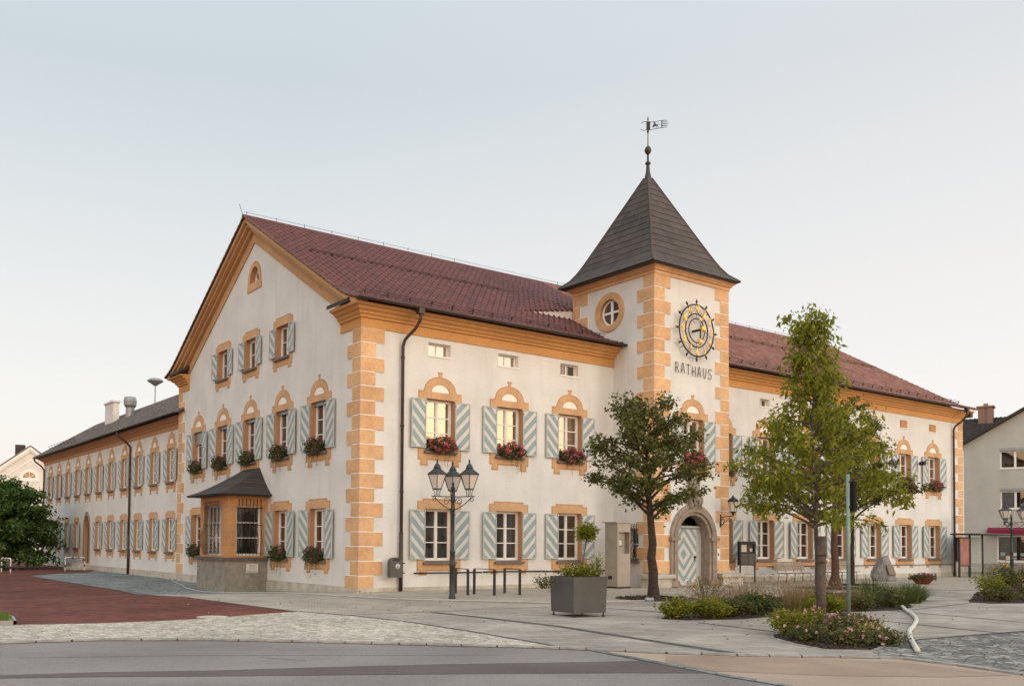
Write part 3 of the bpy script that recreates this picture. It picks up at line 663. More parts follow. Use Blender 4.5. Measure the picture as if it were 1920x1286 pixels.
# tower roof: flat tiles in courses on four faces, flared eaves
def tw_half(t):   # t 0 eave .. 1 top ; returns half width, z
    z = 12.33 + 4.50 * t
    h = 2.20 * (1 - t) ** 1.0 +   .10 + .30 * math.exp(-t / .055)
    return h, z
cx, cy = TC - .13, .08
b = MB(); nc = 15
for j in range(nc):
    t0, t1 = j / nc, (j + 1) / nc
    h0, z0 = tw_half(t0); h1, z1 = tw_half(t1)
    for f in range(4):
        rot = Matrix.Rotation(f * pi / 2, 3, 'Z')
        nt = max(2, round(2 * h0 / .34)); off = .5 * (j % 2)
        for k in range(-1, nt + 1):
            a0, a1 = max(0, (k + off) / nt), min(1, (k + 1 + off) / nt)
            if a1 - a0 < .02: continue
            jt = R.uniform(0, .006); th = .036 + jt
            P = [Vector((-h0 + 2 * h0 * a0, -h0 - th * .8, z0 - .02)), Vector((-h0 + 2 * h0 * a1, -h0 - th * .8, z0 - .02)), Vector((-h0 + 2 * h0 * a1, -h0 + .01, z0 - .025)), Vector((-h0 + 2 * h0 * a0, -h0 + .01, z0 - .025)),
                 Vector((-h1 + 2 * h1 * a1, -h1 - .003, z1)), Vector((-h1 + 2 * h1 * a0, -h1 - .003, z1))]
            b.add([rot @ p + Vector((cx, cy, 0)) for p in P], [(0, 1, 4, 5), (3, 2, 1, 0)])
b.build('tower_roof', 'slate', hall)
b = MB(); h0, z0 = tw_half(0)
b.box(cx - h0 + .04, cx + h0 - .04, cy - h0 + .04, cy + h0 - .04, z0 - .055, z0 - .03); 
for f in range(4):
    rot = Matrix.Rotation(f * pi / 2, 3, 'Z'); P = []
    for j in range(nc + 1): h, z = tw_half(j / nc); P.append(rot @ Vector((-h - .012, -h - .012, z)) + Vector((cx, cy, 0)))
    b.tube(P, .035, 6)
b.build('hip_cap', 'slate', hall)
# finial and weather vane
b = MB(); b.lathe([(.24, 16.56), (.17, 16.78), (.12, 17.05), (.085, 17.2), (.07, 17.42), (.06, 17.5), (.11, 17.52), (.12, 17.56), (.07, 17.62), (.045, 17.66), (.04, 17.9), (.05, 17.93), (.10, 17.98), (.14, 18.07), (.14, 18.14), (.10, 18.23), (.04, 18.28), (.022, 18.32), (.018, 18.8), (.03, 18.84), (.05, 18.9), (.035, 18.95)], (cx, cy, 0), 14)
fo_ = b.build('finial', 'copper', hall); fo_.location.z = -.10
vane = thing('weather_vane', 'dark metal weather vane cut as a horse banner with five tails on the tower tip', 'weather vane', (cx, cy, 18.80), rad(-35)); vane.scale = (.92, .92, .92)
b = MB(); fr = .018
b.box(-.07, .10, -.012, .012, .06, .46)                           # shield plate by the rod
b.beam((.10, 0, .42), (.62, 0, .50), .02, fr); b.beam((.10, 0, .08), (.62, 0, .18), .02, fr); b.beam((.62, 0, .17), (.62, 0, .52), .02, .035)
for k in range(5):
    z = .50 - k * .078; b.tube([(.63, 0, z), (.75, 0, z + .02), (.85, 0, z + .01), (.97 - .1 * abs(k - 2) * .5, 0, z + .055)], [.017, .016, .012, .003], 5)
b.tube([(-.06, 0, .44), (-.16, 0, .45), (-.25, 0, .42), (-.30, 0, .36)], [.016, .014, .012, .016], 5); b.tube([(-.06, 0, .08), (-.16, 0, .05), (-.26, 0, .05), (-.32, 0, .10)], [.016, .014, .012, .016], 5)
b.build('banner', 'iron', vane)
b = MB()   # little horse
b.plate([(.20, .24), (.24, .22), (.33, .24), (.40, .27), (.46, .24), (.50, .27), (.47, .33), (.52, .36), (.50, .31), (.55, .26)][:5] + [(.44, .33), (.36, .33), (.33, .40), (.28, .45), (.25, .41), (.27, .36)], (), -.008, .008, back=True)
b.tube([(.26, 0, .25), (.20, 0, .19), (.17, 0, .21)], .01, 5); b.tube([(.28, 0, .25), (.25, 0, .17)], .01, 5); b.tube([(.42, 0, .27), (.47, 0, .21), (.45, 0, .16)], .01, 5); b.tube([(.40, 0, .27), (.38, 0, .19), (.36, 0, .15)], .01, 5); b.tube([(.45, 0, .32), (.52, 0, .34), (.56, 0, .28)], .009, 5)
b.build('horse_figure', 'iron', vane)
b = MB(); b.lathe([(.014, -.12), (.014, .5), (.035, .52), (.006, .72)], n=8); b.build('rod', 'iron', vane)

# ---- door
b = MB()
outer = [(TC - 1.36, 0), (TC - 1.36, dz)] + arc(TC, dz, 1.36, pi, 0, 28, 1.38)[1:] + [(TC + 1.36, 0)]
inner = [(12.9, 0), (12.9, dz)] + arc(TC, dz, .94, pi, 0, 28, .96)[1:] + [(14.78, 0)]
def archband(b, ro, ri, w, back=-.4, zs=0, splay=0):
    po = [(TC - ro, zs), (TC - ro, dz)] + arc(TC, dz, ro, pi, 0, 28)[1:] + [(TC + ro, zs)]
    pi_ = [(TC - ri, zs), (TC - ri, dz)] + arc(TC, dz, ri, pi, 0, 28)[1:] + [(TC + ri, zs)]
    n = len(po); vs = [(u, -w, z) for u, z in po] + [(u, -w, z) for u, z in pi_] + [(u, 0, z) for u, z in po] + [(u + (splay if u < TC else -splay), -back, z) for u, z in pi_]
    fs = []
    for i in range(n - 1): fs += [(i, i + 1, n + i + 1, n + i), (2 * n + i, 2 * n + i + 1, i + 1, i), (n + i, n + i + 1, 3 * n + i + 1, 3 * n + i)]
    b.add(vs, fs)
archband(b, 1.36, 1.18, .10, 0); archband(b, 1.20, 1.06, .15, 0); archband(b, 1.10, .93, .07, -.38)
for sx in (-1, 1): b.box(TC + sx * 1.17 - .25, TC + sx * 1.17 + .25, -.19, 0, dz - .07, dz + .07); b.box(TC + sx * 1.17 - .23, TC + sx * 1.17 + .23, -.16, 0, 0, .25)
door_s = b.build('door_surround', 'doorstone', hall, (0, TY0, 0), recalc=True)
# carved crest above the arch: plain stone cartouche with scrolls
b = MB(); b.plate([(TC - .34, 3.05), (TC + .34, 3.05), (TC + .30, 3.35), (TC + .36, 3.55), (TC + .22, 3.62), (TC - .22, 3.62), (TC - .36, 3.55), (TC - .30, 3.35)], (), 0, .18)
b.plate([(TC, 3.52), (TC + .2, 3.6), (TC + .28, 3.8), (TC + .30, 4.15), (TC - .30, 4.15), (TC - .28, 3.8), (TC - .2, 3.6)], (), 0, .12)
b.plate(arc(TC, 3.9, .17, 0, 2 * pi, 16, .2)[:-1], (), .12, .17)
for sx in (-1, 1):
    b.tube([(TC + sx * .30, -.14, 3.52), (TC + sx * .38, -.16, 3.42), (TC + sx * .33, -.18, 3.30), (TC + sx * .25, -.18, 3.18), (TC + sx * .30, -.14, 3.06)], .055, 7)
    b.tube([(TC + sx * .10, -.2, 3.5), (TC + sx * .14, -.22, 3.3), (TC + sx * .10, -.2, 3.12)], .05, 7)
b.lathe([(.09, 3.30), (.13, 3.38), (.12, 3.48), (.06, 3.54)], (TC, -.2, 0), 10)
b.build('crest', 'doorstone', door_s)
dw = .93
b = MB(); D0, D1 = .02, 2.28; b.m = 0; b.box(TC - dw, TC + dw, -.0, .05, D0, D1)
zc = 1.26; b.m = 1
def zig(m_, r0, r1, wd):
    b.m = m_
    for sx in (-1, 1):
        for sz in (-1, 1):
            a = .92   # |u|*1.1+|z-zc| between r0 and r1
            q = [(0, r0), (r0 / 1.12, 0), (r1 / 1.12, 0), (0, r1)]
            poly = [(TC - .12 + sx * u, zc + sz * z) for u, z in q]
            poly = cliprect(poly, TC - dw + .06, TC + dw - .30, D0 + .03, D1 - .03)
            if len(poly) > 2: b.plate(poly, (), .0, wd)
k = 0; r = .0
for i in range(9):
    zig(0 if i % 2 == 0 else 1, r, r + .225, .012 if i % 2 else .006); r += .225
door = b.build('door', ['teal', 'cream'], hall, (0, TY0 + .36, 0))
b = MB(); b.box(TC + dw - .30, TC + dw, -.02, .03, D0, D1); b.box(TC - dw, TC + dw, -.05, .05, D1, D1 + .10); b.box(TC - dw - .0, TC + dw - .1, -.10, -.05, D1 + .02, D1 + .06); b.build('door_frame', 'sframe', door)
b = MB(); b.lathe([(.035, 0), (.035, .02), (.02, .04), (.045, .07), (.0, .10)], n=12); b.v = [(x + TC + .52, -z - .012, y + 1.15) for x, y, z in b.v]; b.box(TC + .50, TC + .54, -.03, -.01, 1.0, 1.2); b.build('handle', 'iron', door, recalc=True)
b = MB(); b.plate([(TC - dw, D1 + .1)] + arc(TC, dz + .5, dw, 0, pi, 16, .5)[::1] if 0 else rect(TC - dw, TC + dw, D1 + .1, 2.85), (), -.3, -.28); b.build('fanlight', 'glass_lo', door, (0, 0, 0))
for x0, x1 in ((11.0, 12.45), (15.25, 16.75)):
    b = MB(); b.box(x0, x1, -.34, .3 if x0 < 12 else .2, .36, .50); b.box(x0 + .12, x1 - .12, -.26, .2, 0, .36)
    tag(b.build('stone_bench', 'plinth', None, (0, TY0, 0)), 'low stone bench left of the striped tower door' if x0 < 12 else 'low stone bench right of the striped tower door', 'bench', 'stone benches beside the tower door')
for q0, q1 in ((TX0 - .02, 12.5), (15.2, TX1 + .02)): b = MB(); b.box(q0, q1, -.03, 0.02, 0, .5); b.build('tower_base', 'plaster', hall, (0, TY0, 0))
b = MB(); b.box(12.30, 15.4, -.55, -.0, -.02, .05); b.build('door_step', 'doorstone', hall, (0, TY0, 0))

# ---- clock and lettering
clock = bpy.data.objects.new('clock', None)
def ring(b, r, t, z=0, n=48): b.tube([(r * cos(2 * pi * k / n), z, r * sin(2 * pi * k / n)) for k in range(n + 1)], t, 6, caps=False)
b = MB(); ring(b, 1.02, .030); ring(b, .66, .026); ring(b, .47, .022)
for k in range(12):
    a = 2 * pi * k / 12; d = Vector((sin(a), 0, cos(a)))
    b.tube([d * 1.02, d * 1.08, d * 1.13, d * 1.19, d * 1.25], [.014, .022, .05, .032, .004], 6)
    if k % 3 == 0: b.tube([d * .47, d * .66], .010, 4)
    if k % 3 == 1: b.tube([d * .66, d * 1.02], .009, 4)
for a in (.8, 2.4, 3.9, 5.5): b.tube([(1.02 * cos(a), 0, 1.02 * sin(a)), (1.02 * cos(a), .2, 1.02 * sin(a))], .015, 5)
b.tube([(0, .2, 0), (0, -.12, 0)], .05, 8)
ck = b.build('clock', 'iron', hall, (TC, TY0 - .2, 10.03))
G = {'0': [[(.5 + .38 * cos(t * pi / 8), .5 + .5 * sin(t * pi / 8)) for t in range(17)]], '1': [[(.25, .78), (.55, 1), (.55, 0)]],
     '2': [[(.12, .75), (.2, .95), (.5, 1), (.8, .9), (.85, .68), (.6, .4), (.1, 0), (.9, 0)]], '3': [[(.12, .9), (.5, 1), (.85, .8), (.7, .58), (.4, .52), (.75, .45), (.9, .22), (.6, 0), (.1, .08)]],
     '4': [[(.65, 0), (.65, 1), (.1, .3), (.95, .3)]], '5': [[(.85, 1), (.25, 1), (.2, .56), (.55, .62), (.88, .42), (.8, .1), (.5, 0), (.12, .06)]],
     '6': [[(.8, .96), (.5, 1), (.2, .7), (.12, .3), (.4, 0), (.75, .05), (.88, .3), (.7, .52), (.4, .5), (.15, .3)]], '7': [[(.1, 1), (.9, 1), (.4, 0)], [(.3, .5), (.75, .5)]],
     '8': [[(.5, .53), (.2, .7), (.25, .95), (.5, 1), (.78, .95), (.8, .7), (.5, .53), (.15, .3), (.2, .05), (.5, 0), (.82, .05), (.88, .3), (.5, .53)]],
     '9': [[(.2, .04), (.5, 0), (.8, .3), (.88, .7), (.6, 1), (.25, .95), (.12, .7), (.3, .48), (.6, .5), (.85, .7)]],
     'R': [[(.12, 0), (.12, 1), (.2, 1), (.6, .95), (.72, .75), (.6, .55), (.14, .48)], [(.4, .5), (.85, 0)]], 'A': [[(.05, 0), (.42, 1), (.55, 1), (.9, 0)], [(.18, .35), (.78, .35)]],
     'T': [[(.05, 1), (.95, 1)], [(.5, 1), (.5, 0)]], 'H': [[(.15, 0), (.15, 1)], [(.85, 0), (.85, 1)], [(.15, .5), (.85, .5)]],
     'U': [[(.12, 1), (.2, .3), (.35, .03), (.6, .0), (.78, .2), (.85, 1)]], 'S': [[(.85, .88), (.6, 1), (.25, .95), (.15, .75), (.3, .56), (.7, .45), (.85, .25), (.7, .03), (.35, 0), (.1, .12)]]}
for n in range(1, 13):
    b = MB(); a = 2 * pi * n / 12; cxn, czn = .85 * sin(a), .85 * cos(a); t = str(n); w0 = .17 if len(t) == 1 else .12; H = .27
    for i, ch in enumerate(t):
        x0 = cxn - w0 * len(t) / 2 + i * w0
        for st in G[ch]: b.tube([(x0 + w0 * (.08 + .84 * u), -.035, czn - H / 2 + H * v) for u, v in st], .030, 6)
    b.build('numeral', 'gold', ck)
b = MB(); b.lathe([(.0, 0), (.10, .01), (.13, .06), (.10, .12), (0, .14)], n=16); b.v = [(x, -.28 - z, y) for x, y, z in b.v]
b.build('hub', 'gold', ck, recalc=True)
b = MB(); d = Vector((sin(.35), 0, cos(.35)))
b.m = 1; b.tube([-d * .1 + Vector((0, -.2, 0)), d * .5 + Vector((0, -.2, 0))], .014, 6); b.m = 0; b.tube([d * .42 + Vector((0, -.2, 0)), d * .52 + Vector((0, -.2, 0)), d * .62 + Vector((0, -.2, 0)), d * .82 + Vector((0, -.2, 0))], [.01, .07, .055, .004], 8)
b.m = 1; b.tube([(.0, -.17, .3), (0, -.17, -.38)], .014, 6); b.tube([(.04, -.17, .0), (0.04, -.17, -.38)], .012, 6); b.m = 0; b.lathe([(.0, .34), (.055, .38), (.0, .44)], (0, -.17, 0), 10); b.tube([(.02, -.17, -.34), (.02, -.17, -.45), (.02, -.17, -.54), (.02, -.17, -.62)], [.03, .10, .08, .004], 8)
b.build('hands', ['gold', 'iron'], ck)
b = MB(); x = 12.76; ch_w = .30; zz = [8.38, 8.385, 8.36, 8.33, 8.335, 8.33, 8.32]
for i, ch in enumerate('RATHAUS'):
    for st in G[ch]: b.tube([(x + .25 * u, -.05, zz[i] - .08 + .40 * v) for u, v in st], .013, 6)
    x += .325
b.build('lettering', 'iron', hall, (0, TY0, 0))

# ------------------------------------------------------------------ bay on the gable side (x -1.72..0, y 7.0..9.95)
b = MB(); b.box(-1.72, .02, 7.0, 9.95, -.6, .88); bay = b.build('bay_window', 'concrete', hall)
b = MB(); b.box(-1.80, .0, 6.92, 10.03, .88, 1.0); b.build('ledge', 'ledge', bay)
BU = [(-1.66, 0, 1.0, 3.42)]
b = MB(); b.plate(rect(.2, 1.64, 1.0, 3.45), [rect(.36, 1.42, 1.06, 3.0)], -.2, 0, rdepth=.2); b.build('stone_frame', 'ochre_bay', bay, (-1.64, 7.08, 0), FRONT)
b = MB(); b.plate(rect(-9.87, -7.08, 1.0, 3.45), [rect(-9.37, -7.66, 1.06, 3.0)], -.2, 0, rdepth=.2); b.build('stone_frame', 'ochre_bay', bay, (-1.64, 0, 0), WEST)
b = MB(); b.box(-1.64, 0, 9.86, 9.87, 1, 3.45); b.build('stone_frame', 'ochre_bay', bay)
b = MB()
for z in (1.47, 1.95, 2.43, 2.92, 3.34): b.box(-1.647, 0, 7.073, 7.08, z, z + .012) if z > 2.9 else (b.box(-1.647, -1.29, 7.073, 7.08, z, z + .012), b.box(-.21, 0, 7.073, 7.08, z, z + .012))
for z in (1.47, 1.95, 2.43, 2.92, 3.34): b.box(-1.647, -1.64, 7.08, 9.87, z, z + .012) if z > 2.9 else (b.box(-1.647, -1.64, 7.08, 7.65, z, z + .012), b.box(-1.647, -1.64, 9.38, 9.87, z, z + .012))
for u in (-1.2, -.85, -.45): b.box(u, u + .012, 7.073, 7.08, 2.932, 3.34)
b.build('stone_joints', 'ochre_line', bay)
w = window_mesh(.53, 1.06, 3.0, 3, 1, -.14, side=.09).build('bay_casement', 'white', bay, (-.75, 7.08, 0)); 
quad_mesh(.5, 1.08, 2.98, -.18).build('bay_pane', 'glass_lo', bay, (-.75, 7.08, 0))
w = window_mesh(.855, 1.06, 3.0, 3, 4, -.14, side=.09).build('bay_casement', 'white', bay, (-1.64, 8.515, 0), WEST)
quad_mesh(.82, 1.08, 2.98, -.18).build('bay_pane', 'glass_lo', bay, (-1.64, 8.515, 0), WEST)
grille(bay, (-.75, 7.08, 0), 0, -.52, .52, 1.08, 2.95, 7, .17, .28, .012); grille(bay, (-1.64, 8.515, 0), WEST, -.84, .84, 1.08, 2.95, 12, .2, .22, .012)
# bay roof, concave hipped
b = MB(); bm_n = 10
def bayring(t):
    h = 3.40 + 1.12 * t; k = 1 - (t ** .8)
    x0 = -2.08 * k - .02; y0 = 7.85 - (7.85 - 6.68) * k; y1 = 9.35 + (10.28 - 9.35) * k; return x0, y0, y1, h
prev = None
for j in range(bm_n):
    a = bayring(j / bm_n); c = bayring((j + 1) / bm_n); s_ = .03
    b.add([(0, a[1] - s_, a[3]), (a[0] - s_, a[1] - s_, a[3]), (a[0] - s_, a[2] + s_, a[3]), (0, a[2] + s_, a[3]), (0, c[1], c[3] + .01), (c[0], c[1], c[3] + .01), (c[0], c[2], c[3] + .01), (0, c[2], c[3] + .01),
           (0, a[1], a[3] - .01), (a[0], a[1], a[3] - .01), (a[0], a[2], a[3] - .01), (0, a[2], a[3] - .01)],
          [(0, 1, 5, 4), (1, 2, 6, 5), (2, 3, 7, 6), (8, 9, 1, 0), (9, 10, 2, 1), (10, 11, 3, 2)])
a = bayring(0); b.box(a[0] + .03, 0, a[1] + .03, a[2] - .03, 3.35, 3.395)
b.build('bay_roof', 'darktile', bay)
# sign on the bay base
def text_mesh(s, size, name, matn, parent, loc, rx=pi / 2, rz=0, align='CENTER', ext=.002):
    c = bpy.data.curves.new(name, 'FONT'); c.body = s; c.size = size; c.align_x = align; c.extrude = ext; c.space_line = 1.25
    o = bpy.data.objects.new(name, c); C.objects.link(o); bpy.context.view_layer.update()
    me = bpy.data.meshes.new_from_object(o.evaluated_get(bpy.context.evaluated_depsgraph_get())); bpy.data.objects.remove(o)
    me.materials.clear(); me.materials.append(M[matn]); o = bpy.data.objects.new(name, me); C.objects.link(o); o.location = loc; o.rotation_euler = (rx, 0, rz)
    if parent: o.parent = parent
    return o
b = MB(); b.box(-.88, -.40, 6.985, 7.0, .42, .76); b.build('notice_sign', 'signwhite', bay)
text_mesh('Eingang\nfür das\nBürgerbüro', .085, 'sign_text', 'signblack', bay, (-.64, 6.983, .66))

# ------------------------------------------------------------------ side wing (plane x = .4), u=-y
WX = .4; WGF, WUF = (1.05, 2.74), (4.56, 6.24)
wc = [19.43 + 2.635 * k for k in range(11)]
door_c = 35.3
wdoor = [(-door_c - .62, .1), (-door_c + .62, .1), (-door_c + .62, 2.2)] + arc(-door_c, 2.2, .62, 0, pi, 14, .95)[1:-1] + [(-door_c - .62, 2.2)]
wg = [c for c in wc if abs(c - door_c) > .7]
wallmesh(rect(-47.9, -17.0, -.7, 7.6), [op(-c, WUF, .61 * .8) for c in wc] + [op(-c, WGF, .61 * .8) for c in wg] + [wdoor], parent=wing, loc=(WX, 0, 0), rz=WEST)
for c in wc: window(wing, (WX, c, 0), WEST, *WUF, s=.8, kind='arch', glass='glass_blue', dep=-.10)
for c in wg: window(wing, (WX, c, 0), WEST, *WGF, s=.8, kind='flat', glass='glass_lo', dep=-.10)
b = MB(); b.add([(WX, 47.9, -.6), (7, 47.9, -.6), (7, 47.9, 7.6), (WX, 47.9, 7.6)], [(0, 1, 2, 3)]); b.add([(6.2, 47.9, -.6), (6.2, 17, -.6), (6.2, 17, 7.6), (6.2, 47.9, 7.6)], [(0, 1, 2, 3)]); b.build('wall', 'plaster', wing)
b = MB(); b.plate([(-.85, .1)] + [(-.85, 2.2)] + arc(0, 2.2, .85, pi, 0, 16, 1.22)[1:] + [(.85, .1), (.62, .1), (.62, 2.2)] + arc(0, 2.2, .62, 0, pi, 14, .95)[1:-1] + [(-.62, 2.2), (-.62, .1)], (), 0, .04)
wd_ = b.build('arched_surround', 'doorstone', wing, (WX, door_c, 0), WEST)
b = MB(); b.box(-.62, .62, .22, .27, .1, 3.2); wdo = b.build('side_door', 'bark3', wing, (WX, door_c, 0), WEST)
b = MB(); plinth(b, -47.9, -17.2, .02, .04, -.8); b.build('plinth', 'plinth', wing, (WX, 0, 0), WEST)
WP = [(0, 7.14), (.04, 7.14), (.04, 7.34), (.12, 7.40), (.14, 7.46), (.26, 7.52), (.30, 7.58), (.44, 7.62), (.46, 7.68), (0, 7.69)]
b = MB(); extr(b, WP, -47.9, -17.3, 1, 0); b.build('cornice', 'ochre_reveal', wing, (WX, 0, 0), WEST, recalc=True)
b = MB(); RZ = 9.98; ex = -.22; ez = 7.72; rx_ = 3.1; ry = 43.8; ey = 48.5
def clipped_tiles(b, O, ux, path, width, cond, **k):
    t = MB(); tilesheet(t, O, ux, path, width, **k); i = 0
    keep = [f for f in t.f if all(cond(*t.v[q]) for q in f)]
    b.v, b.f = t.v, keep; b.mi = [0] * len(keep); b.sm = [True] * len(keep)
clipped_tiles(b, (ex, ey, ez), (0, -1, 0), [(0, 0, 0), (rx_ - ex, 0, RZ - ez)], ey - 16.4, lambda x, y, z: y <= ey + .02 - (ey - ry) * (x - ex) / (rx_ - ex) + .1, res=4)
b.build('roof', 'greytile', wing)
b = MB(); b.add([(ex, ey, ez - .03), (6.8, ey, ez - .03), (rx_, ry, RZ)], [(0, 1, 2)]); b.add([(6.8, ey, ez - .03), (6.8, 17.2, ez - .03), (rx_, 17.2, RZ), (rx_, ry, RZ)], [(0, 1, 2, 3)]); b.add([(ex, ey, ez - .04), (ex, 17.2, ez - .04), (rx_, 17.2, RZ - .03), (rx_, ry, RZ - .03)], [(0, 1, 2, 3)])
b.tube([(rx_, 17.2, RZ + .04), (rx_, ry, RZ + .04), (ex, ey, ez + .03)], .08, 6)
b.build('roof', 'greytile', wing)
b = MB(); gutter(b, (ex - .06, 17.0, ez + .02), (ex - .06, ey, ez + .02)); b.build('gutter', 'iron', wing, recalc=True)
for y in (26.05, 47.6): downpipe(wing, smoothpath([(ex - .06, y + .5, ez), (ex - .05, y + .45, ez - .25), (.1, y + .2, ez - .6), (WX - .09, y, ez - .9)]) + [(WX - .09, y, -.4)], .06, collars=(5, 2.6, .8))
b = MB()
for k in range(9): b.tube([(ex + .5, 45.5 - k * .9, ez + .38), (ex + .35, 45.5 - k * .9, ez + .72)], .012, 4)
b.tube([(ex + .37, 45.6, ez + .68), (ex + .37, 38.2, ez + .68)], .010, 4); b.tube([(ex + .42, 45.6, ez + .55), (ex + .42, 38.2, ez + .55)], .010, 4); b.build('snow_guard', 'iron', wing)
# chimney, vent, siren
b = MB(); b.box(1.9, 2.3, 35.3, 37.2, 8.6, 10.62); ch = b.build('chimney', 'whitewall', wing); b = MB(); b.box(1.82, 2.38, 35.2, 37.3, 10.62, 10.74); b.build('chimney_cap', 'cutwhite', ch)
b = MB(); b.lathe([(.28, 9.0), (.28, 9.95), (.40, 10.1), (.43, 10.38), (.36, 10.62), (.0, 10.7)], (2.2, 32.6, 0), 8, smooth=False); b.build('roof_vent', 'galv', wing)
b = MB(); b.lathe([(.035, 9.3), (.035, 11.15)], (3.0, 30.2, 0), 8); b.lathe([(.10, 11.12), (.20, 11.2), (.46, 11.36), (.50, 11.42), (.30, 11.55), (.0, 11.62)], (3.0, 30.2, 0), 20); b.build('siren', 'galv', wing)
# doorstep of the wing
b = MB(); b.box(-1.3, 1.1, -1.1, 0, -.45, -.15); b.box(-1.0, .9, -.7, 0, -.15, .08); b.build('door_step', 'plinth', wing, (WX, door_c, 0), WEST)
# ------------------------------------------------------------------ ground
def gz(y): return -.3 * min(1, max(0, y) / 7)
def sheet(name, poly, z, m, kind='structure', hole=None, thick=0):
    bm = bmesh.new()
    tr = tessellate_polygon([[Vector((x, y, 0)) for x, y in poly]])
    vs = [bm.verts.new((x, y, 0)) for x, y in poly]
    for t in tr:
        try: bm.faces.new([vs[i] for i in t])
        except ValueError: pass
    for yc in (0, 3.5, 7):
        bmesh.ops.bisect_plane(bm, geom=bm.verts[:] + bm.edges[:] + bm.faces[:], plane_co=(0, yc, 0), plane_no=(0, 1, 0))
    for v in bm.verts: v.co.z = gz(v.co.y) + z
    bmesh.ops.recalc_face_normals(bm, faces=bm.faces)
    for f in bm.faces:
        if f.normal.z < 0: f.normal_flip()
    me = bpy.data.meshes.new(name); bm.to_mesh(me); bm.free(); me.materials.append(M[m])
    o = place(name, me); o['kind'] = kind; return o
def strip(name, pts, w, z, m, h=0, join=None):
    b = join or MB(); P = [Vector((x, y)) for x, y in pts]; L = []
    for i, p in enumerate(P):
        d = (P[min(i + 1, len(P) - 1)] - P[max(i - 1, 0)]).normalized(); nn = Vector((-d.y, d.x)) * w / 2; L.append((p + nn, p - nn))
    vs = []
    for a, c in L: vs += [(a.x, a.y, gz(a.y) + z), (c.x, c.y, gz(c.y) + z)]
    n = len(vs)
    if h: vs += [(x, y, zz - h) for x, y, zz in vs]
    fs = [(2 * i, 2 * i + 1, 2 * i + 3, 2 * i + 2) for i in range(len(L) - 1)]
    if h: fs += [(2 * i, 2 * i + 2, n + 2 * i + 2, n + 2 * i) for i in range(len(L) - 1)] + [(2 * i + 1, n + 2 * i + 1, n + 2 * i + 3, 2 * i + 3) for i in range(len(L) - 1)]
    b.add(vs, fs)
    if join is None:
        o = b.build(name, m, recalc=False); struct(o); return o
K = [(-70, 2), (-30, -5.5), (-20, -8.0), (-12.38, -9.91), (-10.81, -10.25), (-9.3, -11.12), (-7.92, -12.3), (-6.61, -13.51), (-5.35, -14.69), (-4.81, -15.34), (-4.09, -16.33), (-3.38, -17.06), (-2.65, -17.65), (-1.75, -18.33)]
K2 = [(-1.55, -18.64), (-1.61, -19.46), (-1.83, -20.37), (-2.0, -24), (-2, -70)]
sheet('ground', [(-700, -500), (900, -500), (900, 900), (-700, 900)], -.06, 'earth')
sheet('road', K + K2 + [(-70, -70)], -.022, 'asphalt')
sheet('cycle_lane', [(-4.81, -15.49), (-4.7, -15.5)] + [(-4.09, -16.34), (-3.38, -17.07), (-2.65, -17.66), (-1.75, -18.34)] + K2[:3] + [(-2.0, -24), (-5.9, -24), (-5.38, -19.45), (-5.3, -18.4), (-5.0, -16.7)], -.018, 'sandlane')
sheet('lane_wear', [(-4.3, -16.5), (-3.5, -17.2), (-2.7, -17.95), (-1.95, -18.9), (-2.05, -20.3), (-3.0, -19.9), (-4.1, -19.1), (-5.1, -18.0), (-4.9, -17.0)], -.0145, 'lanewear')
sheet('road_patch', [(-13.01, -13.62), (-11.84, -14.0), (-10.66, -14.56), (-9.6, -14.9), (-8.67, -15.24), (-7.6, -15.65), (-6.62, -16.1), (-5.7, -16.5), (-5.1, -16.75), (-5.25, -18.1), (-6.2, -17.5), (-7.28, -16.91), (-8.5, -16.25), (-10.84, -15.04), (-12, -14.4), (-13.06, -13.9)], -.018, 'asphaltdark')
BK = [(-6.56, -6.68), (-7.75, -7.18), (-8.95, -7.35), (-10.2, -7.29), (-11.49, -6.9)]
sheet('cobbled_strip', K[:9] + [(-4.98, -14.9), (-4.95, -14.21), (-4.75, -12.3), (-4.65, -9.8), (-4.87, -7.93), (-5.42, -6.42)] + BK + [(-14, -6.2), (-30, -2), (-70, 8)], 0, 'cobblelight')
BL = [(-5.42, -6.42), (-5.6, -3.87), (-5.75, -.84), (-5.2, 5.0), (-4.85, 10.8), (-4.94, 18.0), (-4.92, 25.63)]
sheet('brick_paving', BL + [(-2.9, 28.2), (-1, 29.4), (.4, 33), (.4, 60), (-70, 60), (-70, 8), (-30, -2), (-14, -6.2)] + BK[::-1], 0, 'brickpave')
sheet('grey_cobbled_yard', [(-5.15, 5.4), (-4.85, 10.8), (-4.94, 18.0), (-4.92, 25.63), (-2.9, 28.2), (-1, 29.4), (.4, 33), (.4, 17.2), (0, 17.2), (0, 4.8), (-2.84, 4.33), (-3.8, 4.9)], 0, 'cobblegrey')
sheet('plaza', [(-5.42, -6.42), (-5.6, -3.87), (-5.75, -.84), (-5.15, 5.4), (-3.8, 4.9), (-2.84, 4.33), (0, 4.8), (0, 0), (40, 0), (70, 4), (70, -8.5), (22.25, -8.93), (19, -7.8), (12, -8.0), (1.12, -8.01), (-4.79, -7.85), (-4.87, -7.93)], 0, 'slabs2')
sheet('plaza', [(-4.87, -7.93), (-4.79, -7.85), (1.12, -8.01), (12, -8.0), (19, -7.8), (22.25, -8.93), (70, -8.5), (70, -20), (30, -19.4), (4.84, -17.61), (2.66, -17.43), (.22, -17.37), (-.9, -17.75), (-1.75, -18.33)] + K[8:13][::-1] + [(-4.98, -14.9), (-4.95, -14.21), (-4.75, -12.3), (-4.65, -9.8)], 0, 'slabs')
